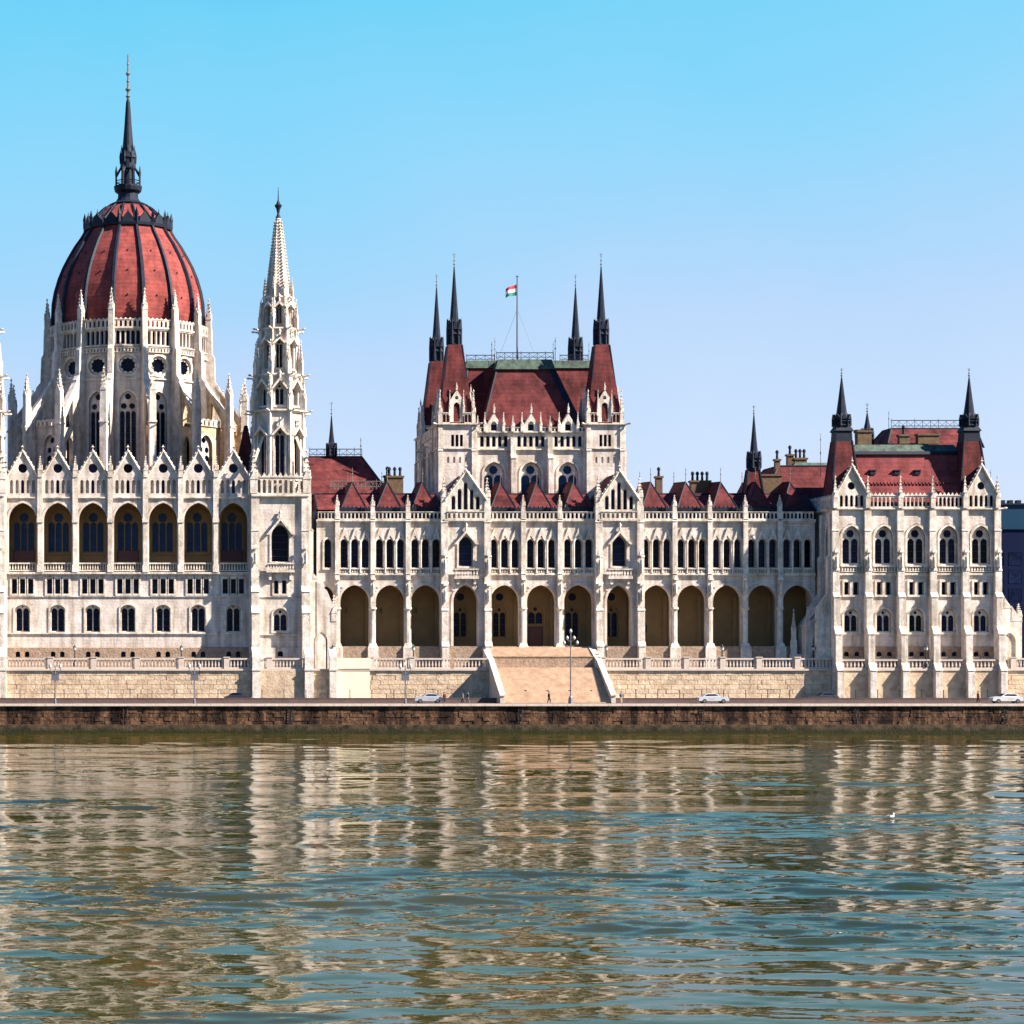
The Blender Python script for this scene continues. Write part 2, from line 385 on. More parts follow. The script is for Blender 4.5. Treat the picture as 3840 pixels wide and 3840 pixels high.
def pinnacle(x, y, z, w, h, par=None, m=None, name='pinnacle', rot=0.0):
    def f(b):
        hw = w/2; s = h*0.34
        b.box(-hw, hw, -hw, hw, 0, s)
        for a in range(4):
            t = Frame(0, 0, a*pi/2)
            b.prism(t, [(-hw*1.15, s*0.9), (hw*1.15, s*0.9), (0, s+w*1.1)], [], hw*0.8, hw*1.12)
        b.ring(0, 0, 4, [(hw*1.2, s), (hw*0.1, h*0.94)], pi/4, cap=False)
        for j in range(1, 5):
            t = j/5.5; r = hw*1.2*(1-t)+hw*0.1*t; zz = s + (h*0.94-s)*t
            for a in range(4):
                an = pi/4+a*pi/2; b.ring(r*sin(an), -r*cos(an), 4, [(hw*0.12, zz), (hw*0.34, zz+hw*0.35), (0.01, zz+hw*0.55)], an, cap=False)
        b.ring(0, 0, 4, [(hw*0.1, h*0.90), (hw*0.5, h*0.935), (hw*0.12, h*0.96), (hw*0.02, h)], 0, cap=False)
    me = shared(('pinnacle', round(w,2), round(h,1)), f, m or TRIM)
    mw = Matrix.Translation((x, y, z)) @ Matrix.Rotation(rot, 4, 'Z')
    return child(name, me, par or B, mw)

def gargoyle(fr, u, v, w, L=1.3):
    def f(b): b.ring(0, 0, 5, [(0.17, 0), (0.13, L*0.6), (0.20, L*0.8), (0.05, L)], 0)
    me = shared(('gargoyle', L), f, TRIM)
    return child('gargoyle', me, B, fr.mat(u, v, w) @ Matrix.Rotation(radians(82), 4, 'X'))

def buttress(fr, u, wid, steps, name='buttress', m=None, niche=None, pin=None, par=None):
    """steps = [(z0, z1, projection)] bottom to top, with a sloped weathering between"""
    b = MB(); mm = m or TRIM
    for i, (z0, z1, pr) in enumerate(steps):
        nxt = steps[i+1][2] if i+1 < len(steps) else None
        a = [fr.p(u-wid/2, z0, -0.2), fr.p(u+wid/2, z0, -0.2), fr.p(u+wid/2, z0, pr), fr.p(u-wid/2, z0, pr)]
        c = [p + Vector((0, 0, z1-z0)) for p in a]
        b.add(a+c, [(0,1,5,4),(1,2,6,5),(2,3,7,6),(3,0,4,7),(4,5,6,7),(3,2,1,0)])
        if nxt is not None and nxt < pr:
            d = pr-nxt; h = d*1.5
            q = [fr.p(u-wid/2-0.05, z1, nxt-0.05), fr.p(u+wid/2+0.05, z1, nxt-0.05), fr.p(u+wid/2+0.05, z1, pr+0.1), fr.p(u-wid/2-0.05, z1, pr+0.1),
                 fr.p(u-wid/2-0.05, z1+h, nxt+0.001), fr.p(u+wid/2+0.05, z1+h, nxt+0.001)]
            b.add(q, [(0,1,2,3),(3,2,5,4),(0,3,4),(1,5,2)])
    o = part(b, name, mm, par or B)
    if niche:
        for z0, z1, w in niche:                    # canopied statue against the front of the buttress
            c = MB()
            fp = fr.p(u, z0, w+0.35); hh = z1-z0
            c.ring(fp.x, fp.y, 6, [(0.34, z0-0.3), (0.42, z0)], 0)
            c.ring(fp.x, fp.y, 6, [(0.26, z0), (0.32, z0+hh*0.25), (0.22, z0+hh*0.5), (0.1, z0+hh*0.56), (0.14, z0+hh*0.62), (0.05, z0+hh*0.68)], 0)
            c.ring(fp.x, fp.y, 4, [(0.5, z0+hh*0.74), (0.46, z0+hh*0.82), (0.05, z0+hh)], pi/4)
            subpart(c, 'statue', TRIM, o)
    return o

def cornice(fr, u0, u1, v0, v1, pr, name='cornice', m=None, back=0.25):
    b = MB(); h = v1-v0
    b.prism(Frame(*fr.p(0, 0, 0)[:2], fr.th), rect(u0, u1, v0, v0+h*0.45), [], -back, pr*0.55)
    b.prism(fr, rect(u0-0.03, u1+0.03, v0+h*0.45, v1), [], -back, pr)
    return part(b, name, m or TRIM, B)

def hiproof(name, x0, x1, y0, y1, z0, z1, rx0, rx1, ry0, ry1, m, crest=None):
    b = MB()
    b.add([(x0,y0,z0),(x1,y0,z0),(x1,y1,z0),(x0,y1,z0),(rx0,ry0,z1),(rx1,ry0,z1),(rx1,ry1,z1),(rx0,ry1,z1)],
          [(0,1,5,4),(1,2,6,5),(2,3,7,6),(3,0,4,7),(4,5,6,7),(3,2,1,0)])
    o = part(b, name, m, B)
    h = MB(); P = [Vector(p) for p in b.v]
    for i in range(4): h.bar(P[i], P[i+4], 0.16, 0.16, 4)
    for i in range(4): h.bar(P[4+i], P[4+(i+1) % 4], 0.16, 0.16, 4)
    subpart(h, 'ridge_capping', SLATE, o)
    return o
def cresting(x0, x1, y, z, h, par=None, along='x', m=None, post=1.2):
    b = MB()
    n = max(2, int(abs(x1-x0)/post))
    def p(t, zz): return (t, y, zz) if along == 'x' else (y, t, zz)
    b.bar(p(x0, z+h), p(x1, z+h), 0.07, 0.07, 4); b.bar(p(x0, z+h*0.35), p(x1, z+h*0.35), 0.05, 0.05, 4)
    for k in range(n+1):
        t = x0+(x1-x0)*k/n; b.bar(p(t, z), p(t, z+h*(1.25 if k % 3 == 0 else 1.0)), 0.05, 0.03, 4)
    for k in range(n):
        t0 = x0+(x1-x0)*k/n; t1 = x0+(x1-x0)*(k+1)/n
        b.bar(p(t0, z), p(t1, z+h*0.9), 0.03, 0.03, 3); b.bar(p(t1, z), p(t0, z+h*0.9), 0.03, 0.03, 3)
    return part(b, 'roof_cresting', m or SLATE, B)

def needle(x, y, zs, name='turret_spire', m=None, lantern=True, gables=True):
    """slender dark spire: zs = dict(base, lant, cone, tip, top) with radii"""
    m = m or SLATE
    b = MB(); z0, z1, z2, z3, r0, r1 = zs
    b.ring(x, y, 8, [(r0*1.05, z0), (r0*1.18, z0+0.3), (r0*1.0, z0+0.5), (r0*0.98, z0+(z1-z0)*0.45), (r0*1.2, z0+(z1-z0)*0.5), (r0*1.05, z0+(z1-z0)*0.58), (r0*0.85, z1), (r1, z1+0.4), (r1*0.62, z1+(z2-z1)*0.45), (0.09, z2)], pi/8)
    o = part(b, name, m, B)
    g = MB()
    for k in range(8):
        a = k*pi/4 + pi/8; rr = r0*1.1
        px, py = x+rr*sin(a), y-rr*cos(a)
        g.ring(px, py, 4, [(0.16, z0+(z1-z0)*0.1), (0.16, z0+(z1-z0)*0.75), (0.02, z1+(z1-z0)*0.18)], a)
        a2 = k*pi/4
        fr = Frame(x+r0*0.98*sin(a2), y-r0*0.98*cos(a2), a2)
        g.prism(fr, [(-r0*0.36, z1-(z1-z0)*0.3), (r0*0.36, z1-(z1-z0)*0.3), (0, z1+(z1-z0)*0.12)], [], -0.1, 0.18)
    subpart(g, 'gablets', m, o)
    f = MB()
    f.bar((x, y, z2-0.3), (x, y, z3), 0.07, 0.035, 5)
    for t, r in ((0.18, 0.2), (0.45, 0.16), (0.78, 0.13)):
        zc = z2+(z3-z2)*t; f.ring(x, y, 6, [(0.03, zc-r), (r, zc), (0.03, zc+r)], 0)
    f.bar((x-0.28, y, z2+(z3-z2)*0.88), (x+0.28, y, z2+(z3-z2)*0.88), 0.03, 0.03, 4)
    subpart(f, 'finial', GOLD, o)
    return o
def rod(x, y, z0, z1, par=None, name='roof_finial'):
    def f(b):
        h = z1-z0
        b.bar((0,0,0), (0,0,h), 0.06, 0.03, 4); b.ring(0, 0, 5, [(0.03, h*0.5), (0.14, h*0.56), (0.03, h*0.62)], 0); b.ring(0, 0, 5, [(0.03, h*0.82), (0.11, h*0.86), (0.02, h*0.9)], 0)
    return child(name, shared(('rod', round(z1-z0, 1)), f, GOLD), B, Matrix.Translation((x, y, z0)))
def chimney(x, y, z0, w, d, h, pots, m=None):
    b = MB(); b.box(x-w/2, x+w/2, y-d/2, y+d/2, z0, z0+h); b.box(x-w/2-0.15, x+w/2+0.15, y-d/2-0.15, y+d/2+0.15, z0+h-0.3, z0+h)
    o = part(b, 'chimney', m or BRICKM, B)
    for k in range(pots):
        c = MB(); px = x-w/2+(k+0.5)*w/pots
        c.ring(px, y, 8, [(0.22, z0+h), (0.18, z0+h+0.9), (0.30, z0+h+1.0), (0.26, z0+h+1.3), (0.05, z0+h+1.5)], 0)
        subpart(c, 'chimney_pot', SLATE, o)
    return o


# ------------------------------------------------------------------ the place: river, quay, road, terrace
def water_mat():
    m = bpy.data.materials.new('river_water'); m.use_nodes = True
    t = m.node_tree; L = t.links; b = t.nodes['Principled BSDF']
    g = N('ShaderNodeNewGeometry', t)
    b.inputs['IOR'].default_value = 1.33
    b.inputs['Roughness'].default_value = 0.02
    b.inputs['Specular IOR Level'].default_value = 0.40; b.inputs['Specular Tint'].default_value = (1.0, 0.98, 0.92, 1)
    def noise(sc, x, y, det=3, rough=0.55, dist=0.0):
        mp = N('ShaderNodeMapping', t); mp.inputs['Scale'].default_value = (x, y, 1); L.new(g.outputs['Position'], mp.inputs[0])
        n = N('ShaderNodeTexNoise', t); n.inputs['Scale'].default_value = sc; n.inputs['Detail'].default_value = det; n.inputs['Roughness'].default_value = rough; n.inputs['Distortion'].default_value = dist
        L.new(mp.outputs[0], n.inputs['Vector']); return n.outputs['Fac']
    c = N('ShaderNodeValToRGB', t); L.new(noise(0.02, 1, 0.4, 3), c.inputs[0])
    c.color_ramp.elements[0].position = 0.35; c.color_ramp.elements[1].position = 0.65
    c.color_ramp.elements[0].color = (0.014, 0.019, 0.0002, 1); c.color_ramp.elements[1].color = (0.034, 0.030, 0.0005, 1)
    L.new(c.outputs[0], b.inputs['Base Color'])
    swell = noise(0.085, 0.55, 1.0, 2, 0.5, 0.3)
    mid = noise(0.36, 0.45, 1.0, 3, 0.6, 0.6)
    rip = noise(4.0, 0.6, 1.0, 2, 0.5, 0.2)
    gate = N('ShaderNodeMapRange', t); gate.inputs['From Min'].default_value = 0.40; gate.inputs['From Max'].default_value = 0.62; gate.inputs['To Min'].default_value = 0.10; gate.inputs['To Max'].default_value = 1.0
    L.new(noise(0.022, 0.35, 1.0, 3, 0.6, 0.2), gate.inputs['Value'])
    def mul_(a, k, gt=None):
        q = N('ShaderNodeMath', t, operation='MULTIPLY'); L.new(a, q.inputs[0]); q.inputs[1].default_value = k
        if gt is None: return q.outputs[0]
        q2 = N('ShaderNodeMath', t, operation='MULTIPLY'); L.new(q.outputs[0], q2.inputs[0]); L.new(gt, q2.inputs[1]); return q2.outputs[0]
    def add_(a, c_):
        q = N('ShaderNodeMath', t, operation='ADD'); L.new(a, q.inputs[0]); L.new(c_, q.inputs[1]); return q.outputs[0]
    h = add_(add_(mul_(swell, WSW), mul_(mid, WMID, gate.outputs[0])), mul_(rip, WRIP, gate.outputs[0]))
    bp = N('ShaderNodeBump', t); bp.inputs['Strength'].default_value = 1.0; bp.inputs['Distance'].default_value = 1.0
    L.new(h, bp.inputs['Height']); L.new(bp.outputs[0], b.inputs['Normal'])
    return m
WSW, WMID, WRIP = 0.0, 0.05, 0.010
WS = (0.028, 0.075, 0.115)
QY, RY = -22.0, -6.0                               # quay edge, retaining wall face
WM = water_mat()
import numpy as np
gx0, gx1, gy0, gy1, gdx = -55.0, 165.0, -276.0, QY+0.9, 0.42
nx, ny = int((gx1-gx0)/gdx), 780
gxs = np.linspace(gx0, gx1, nx+1); gys = gy0 + (gy1-gy0)*(np.linspace(0, 1, ny+1)**1.35)   # the grid is finer where the water is open
GX, GY = np.meshgrid(gxs, gys)
rs = np.random.RandomState(11)
def waves(n, l0, l1, spread, steep):
    h = np.zeros_like(GX)
    for _ in range(n):
        lam = l0*(l1/l0)**rs.rand(); th = pi/2 + rs.randn()*spread; k = 2*pi/lam
        ph = k*(GX*cos(th)+GY*sin(th)) + rs.rand()*6.28
        h += steep*lam/(2*pi)*np.sin(ph + 0.4*np.sin(ph))
    return h/np.sqrt(n/2)
def blotch(lx, ly, n=14):
    h = np.zeros_like(GX)
    for _ in range(n):
        h += np.sin(2*pi*(GX/lx*rs.uniform(-1.2, 1.2) + GY/ly*rs.uniform(0.4, 1.4)) + rs.rand()*6.28)
    return h/np.sqrt(n/2)
patch = np.clip(0.55+0.6*blotch(60, 24), 0.12, 1.35); patch = np.maximum(patch, np.clip((-GY-170)/90, 0, 0.34))
near = np.clip((-GY-20)/200, 0.15, 1.1)
H = waves(12, 7, 18, 0.30, WS[0]) + waves(30, 2.2, 6, 0.30, WS[1])*patch*near + waves(46, 0.6, 2.2, 0.42, WS[2])*patch*near
fade = np.clip(np.minimum.reduce([GX-gx0, gx1-GX, GY-gy0, (gy1-GY)*2])/8, 0, 1)
H *= fade
me = bpy.data.meshes.new('river')
nv = (nx+1)*(ny+1); co = np.stack([GX.ravel(), GY.ravel(), H.ravel()], 1).astype(np.float32)
ii = (np.arange(ny)[:, None]*(nx+1) + np.arange(nx)[None, :]).ravel()
q = np.stack([ii, ii+1, ii+nx+2, ii+nx+1], 1).astype(np.int32)
ext = [(-1500,-1200,0),(1700,-1200,0),(1700,gy0,0),(-1500,gy0,0),(-1500,gy1,0),(1700,gy1,0),(gx0,gy0,0),(gx1,gy0,0),(gx0,gy1,0),(gx1,gy1,0)]
co = np.concatenate([co, np.array(ext, np.float32)])
eq = np.array([[0,1,2,3],[3,6,8,4],[7,2,5,9]], np.int32)+nv
q = np.concatenate([q, eq])
me.vertices.add(len(co)); me.vertices.foreach_set('co', co.ravel())
me.loops.add(q.size); me.loops.foreach_set('vertex_index', q.ravel())
me.polygons.add(len(q)); me.polygons.foreach_set('loop_start', np.arange(0, q.size, 4, dtype=np.int32)); me.polygons.foreach_set('use_smooth', np.ones(len(q), bool))
me.update(calc_edges=True); me.materials.append(WM)
o = bpy.data.objects.new('river', me); COL.objects.link(o); o['kind'] = 'structure'
w = MB(); w.add([(-1500,QY+0.6,4.22),(1700,QY+0.6,4.22),(1700,RY+0.4,4.22),(-1500,RY+0.4,4.22)], [(0,1,2,3)])
single(w, 'road', ASPH, 'structure')
w = MB(); w.add([(-1500,RY+0.5,9.0),(1700,RY+0.5,9.0),(1700,4000,9.0),(-1500,4000,9.0)], [(0,1,2,3)])
single(w, 'terrace_ground', PAVE, 'structure')
w = MB()
for k in range(60):
    w.box(-40+k*4, -40+k*4+2, QY+3.6, QY+3.75, 4.222, 4.227)
single(w, 'road_marking', COPING, 'structure')

XL, XR = -60.0, 190.0
def stone_wall(root, x0, x1, yf, z0, z1, bw, bh, m, name, first=300, jit=0.05, skip=None, keep=None):
    """courses of stones standing a little proud of the mortar, biggest 300 as parts, the others joined"""
    rows = max(1, round((z1-z0)/bh)); h = (z1-z0)/rows
    cells = []
    for r in range(rows):
        x = x0 - random.random()*bw*0.8
        while x < x1:
            wv = bw*random.uniform(0.65, 1.35)
            a, b_ = max(x, x0), min(x+wv, x1)
            if b_-a > 0.15 and not (skip and skip((a+b_)/2, z0+(r+0.5)*h)): cells.append((a, b_, z0+r*h, z0+(r+1)*h))
            x += wv
    vis = [c for c in cells if (-20 < (c[0]+c[1])/2 < 140)]
    vis.sort(key=lambda c: -(c[1]-c[0]))
    big = set(vis[:first]); rest = MB()
    def unit(b): b.box(-0.5, 0.5, -0.5, 0.5, -0.5, 0.5); b.v = [(v[0]*(0.98 if v[1] < 0 else 1), v[1], v[2]*(0.96 if v[1] < 0 else 1)) for v in b.v]
    me = shared((name, m.name), unit, m)
    for c in cells:
        pr = random.uniform(0.02, 0.02+jit*2); g = 0.012
        if c in big:
            child(name, me, root, Matrix.Translation(((c[0]+c[1])/2, yf-pr/2+0.15, (c[2]+c[3])/2)) @ Matrix.Diagonal((c[1]-c[0]-g*2, pr+0.3, c[3]-c[2]-g*2, 1)))
        else: rest.box(c[0]+g, c[1]-g, yf-pr, yf+0.3, c[2]+g, c[3]-g)
    o = part(rest, 'stones', m, root); o['kind'] = 'stuff'

quay = empty('quay_wall', (50, QY, 0), 'long dark brown stone quay wall with pale coping rising from the river', 'quay wall')
w = MB(); w.box(-60, 190, QY+0.05, QY+2, -3, 4.0); part(w, 'backing', JOINT, quay)
stone_wall(quay, XL, XR, QY, 1.25, 3.98, 1.25, 0.54, QUAY, 'stone', 300, 0.06)
w = MB()
w.add([(-60,QY+0.1,1.28),(190,QY+0.1,1.28),(190,QY-0.45,1.22),(-60,QY-0.45,1.22),(-60,QY-0.62,-0.2),(190,QY-0.62,-0.2),(-60,QY+0.1,-0.2),(190,QY+0.1,-0.2)], [(0,1,2,3),(3,2,5,4)])
part(w, 'footing_ledge', FOOT, quay)
me = shared(('coping_stone',), lambda b: b.box(-1, 1, -0.5, 0.5, -0.5, 0.5, 0.0), COPING)
x = XL
while x < XR:
    child('coping_stone', me, quay, Matrix.Translation((x+1.0, QY+0.12, 4.12)) @ Matrix.Diagonal((0.985, 1.15, 0.30+random.uniform(0, .02), 1)))
    x += 2.0
for px in (60, 240, 470, 690, 820, 1090, 1160, 1560, 1950, 2010, 2630, 2790, 3125, 3210, 3360, 3590, 3770):     # recessed stairs and ladder slots stained dark
    w = MB(); xx = X(px, QY)
    for dx in (-0.28, 0.28): w.bar((xx+dx, QY-0.22, 0.3), (xx+dx, QY-0.22, 3.9), 0.05, 0.05, 4)
    for k in range(9): w.bar((xx-0.28, QY-0.22, 0.5+k*0.4), (xx+0.28, QY-0.22, 0.5+k*0.4), 0.035, 0.035, 4)
    if px in (470, 1090, 1950, 2630, 3210, 3770): part(w, 'ladder', IRON, quay)

bar_ = empty('road_barrier', (50, -17, 4.22), 'low brown barrier with thin posts running along the riverside road', 'barrier')
w = MB(); w.box(-60, 190, -13.2, -12.9, 4.21, 4.85); w.box(-60, 190, -13.25, -12.85, 4.85, 4.95); part(w, 'kerb_wall', RUST, bar_)
def post_(b): b.box(-0.05, 0.05, -0.05, 0.05, 0, 1.15); b.box(-0.09, 0.09, -0.09, 0.09, 1.15, 1.25)
for k in range(46):
    child('post', shared(('post',), post_, IRON), bar_, Matrix.Translation((-19.5+k*3.3, -13.05, 4.9)))

# terrace retaining wall with its parapet
rw = empty('retaining_wall', (20, RY, 4.2), 'sandy ashlar retaining wall with stone parapet between the road and the parliament terrace', 'retaining wall')
ST0, ST1 = X(1846, RY), X(2235, RY)                # gap for the stairs
w = MB(); w.box(-60, ST0, RY+0.05, RY+1.4, 4.0, 9.2); w.box(ST1, 190, RY+0.05, RY+1.4, 4.0, 9.2); part(w, 'backing', JOINT2, rw)
bx0, bx1 = X(1262, RY), X(1386, RY)
stone_wall(rw, XL, XR, RY, 4.75, 8.95, 1.55, 0.70, ASHLAR, 'stone', 300, 0.03, skip=lambda x, z: ST0-0.5 < x < ST1+0.5 or bx0 < x < bx1)
w = MB(); w.box(-60, ST0, RY-0.16, RY+0.4, 4.2, 4.8); w.box(ST1, 190, RY-0.16, RY+0.4, 4.2, 4.8); part(w, 'plinth', COPING, rw)
w = MB(); w.box(bx0, bx1, RY-0.25, RY+0.4, 4.2, 9.0); w.box(bx0-0.1, bx1+0.1, RY-0.4, RY+0.4, 9.28, 10.9); part(w, 'bright_wall_section', BRIGHT, rw)
for a, b_ in ((-60, ST0), (ST1, 190)):
    w = MB(); w.box(a, b_, RY-0.32, RY+0.5, 8.98, 9.26); part(w, 'string_course', COPING, rw)
for p_, wd in ((8, 1.2), (962, 1.25), (1160, 1.35), (1250, 1.1)):
    xx = X(p_, RY-0.9); w = MB(); w.box(xx-wd/2, xx+wd/2, RY-1.0, RY+0.3, 4.2, 9.0); w.box(xx-wd/2-0.08, xx+wd/2+0.08, RY-1.1, RY+0.3, 9.0, 9.25); w.box(xx-wd/2, xx+wd/2, RY-0.9, RY+0.4, 9.25, 11.1)
    w.add([(xx-wd/2,RY-0.9,11.1),(xx+wd/2,RY-0.9,11.1),(xx+wd/2,RY+1.5,12.6),(xx-wd/2,RY+1.5,12.6),(xx-wd/2,RY+1.5,11.1),(xx+wd/2,RY+1.5,11.1)], [(0,1,2,3),(0,3,4),(1,5,2),(2,5,4,3)]); part(w, 'buttress', TRIM, rw)
w = MB(); w.box(X(975, RY), X(1150, RY), RY-0.35, RY+0.2, 4.2, 9.0); part(w, 'projecting_section', ASHLAR, rw)
pxs = [-330, -140, 20, 190, 352, 515, 680, 850, 1010, 1180, 1390, 1545, 1700]
for a, b_ in zip(pxs, pxs[1:]):
    if a == 1180: continue
    xa, xb = X(a, RY), X(b_, RY)
    w = MB(); w.box(xa-0.42, xa+0.42, RY-0.22, RY+0.45, 9.27, 10.95); w.box(xa-0.5, xa+0.5, RY-0.3, RY+0.5, 10.95, 11.1); part(w, 'parapet_pier', COPING, rw)
    balustrade(FR(RY), xa+0.42, xb-0.42, 9.27, 10.9, -0.1, par=rw, name='parapet', m=COPING, gap=0.5)
balustrade(FR(RY), X(1700, RY), ST0-0.1, 9.27, 10.9, -0.1, par=rw, m=COPING, gap=0.5)
pxs = [2260, 2430, 2574, 2710, 2846, 2990, 3130, 3290, 3410, 3540, 3660, 3800, 3960, 4120, 4300]
for a, b_ in zip(pxs, pxs[1:]):
    xa, xb = X(a, RY), X(b_, RY)
    w = MB(); w.box(xa-0.42, xa+0.42, RY-0.22, RY+0.45, 9.27, 10.95); w.box(xa-0.5, xa+0.5, RY-0.3, RY+0.5, 10.95, 11.1); part(w, 'parapet_pier', COPING, rw)
    balustrade(FR(RY), xa+0.42, xb-0.42, 9.27, 10.9, -0.1, par=rw, m=COPING, gap=0.5)

# the stairs
stair = empty('staircase', ((ST0+ST1)/2, -11, 4.2), 'broad pale stone staircase descending from the parliament portal to the riverside road', 'staircase')
SX0, SX1 = ST0+0.2, ST1-0.1
def flight(y0, z0, y1, z1, n):
    dy, dz = (y1-y0)/n, (z0-z1)/n
    for k in range(n):
        za = z0-(k+1)*dz
        def f(b): b.box(-0.5, 0.5, 0, 1, -1, 0)
        d = MB(); 
        child('step', shared(('step',), f, STEPM), stair, Matrix.Translation(((SX0+SX1)/2, y0+(k+1)*dy, za+dz)) @ Matrix.Diagonal((SX1-SX0+0.35*k/n, abs(dy)+0.35, dz+0.25, 1)))
flight(-0.6, 12.6, -4.4, 11.1, 9)
w = MB(); w.box(SX0, SX1, -5.4, -4.4, 8.9, 11.05); w.box(SX0, SX1, -5.5, -4.3, 11.05, 11.2); part(w, 'landing_wall', BROWN, stair)
w = MB(); w.box(SX0-0.2, SX1+0.2, -7.3, -5.42, 4.0, 9.45); part(w, 'landing', STEPM, stair)
flight(-7.2, 9.45, -15.9, 4.22, 30)
for sx_ in (SX0-0.45, SX1+0.45):
    w = MB(); y0, y1 = -6.3, -16.2
    w.add([(sx_-0.33,y0,4.1),(sx_+0.33,y0,4.1),(sx_+0.33,y1,4.1),(sx_-0.33,y1,4.1),(sx_-0.33,y0,10.7),(sx_+0.33,y0,10.7),(sx_+0.33,y1,5.3),(sx_-0.33,y1,5.3)],
          [(3,2,1,0),(4,5,6,7),(0,1,5,4),(1,2,6,5),(2,3,7,6),(3,0,4,7)])
    c = part(w, 'cheek_wall', COPING, stair)
    w = MB(); h = 0.22
    w.add([(sx_-0.42,y0,10.7),(sx_+0.42,y0,10.7),(sx_+0.42,y1-0.15,5.3),(sx_-0.42,y1-0.15,5.3),(sx_-0.42,y0,10.7+h),(sx_+0.42,y0,10.7+h),(sx_+0.42,y1-0.15,5.3+h),(sx_-0.42,y1-0.15,5.3+h)],
          [(3,2,1,0),(4,5,6,7),(0,1,5,4),(1,2,6,5),(2,3,7,6),(3,0,4,7)])
    subpart(w, 'coping', TRIM, c)
    w = MB(); w.box(sx_-0.45, sx_+0.45, -6.3, -1.0, 9.0, 10.75); w.add([(sx_-0.45,-6.3,10.75),(sx_+0.45,-6.3,10.75),(sx_+0.45,-1,12.7),(sx_-0.45,-1,12.7),(sx_-0.45,-1,10.75),(sx_+0.45,-1,10.75)], [(0,1,2,3),(0,3,4),(1,5,2),(2,5,4,3)])
    part(w, 'upper_cheek_wall', TRIM, stair)

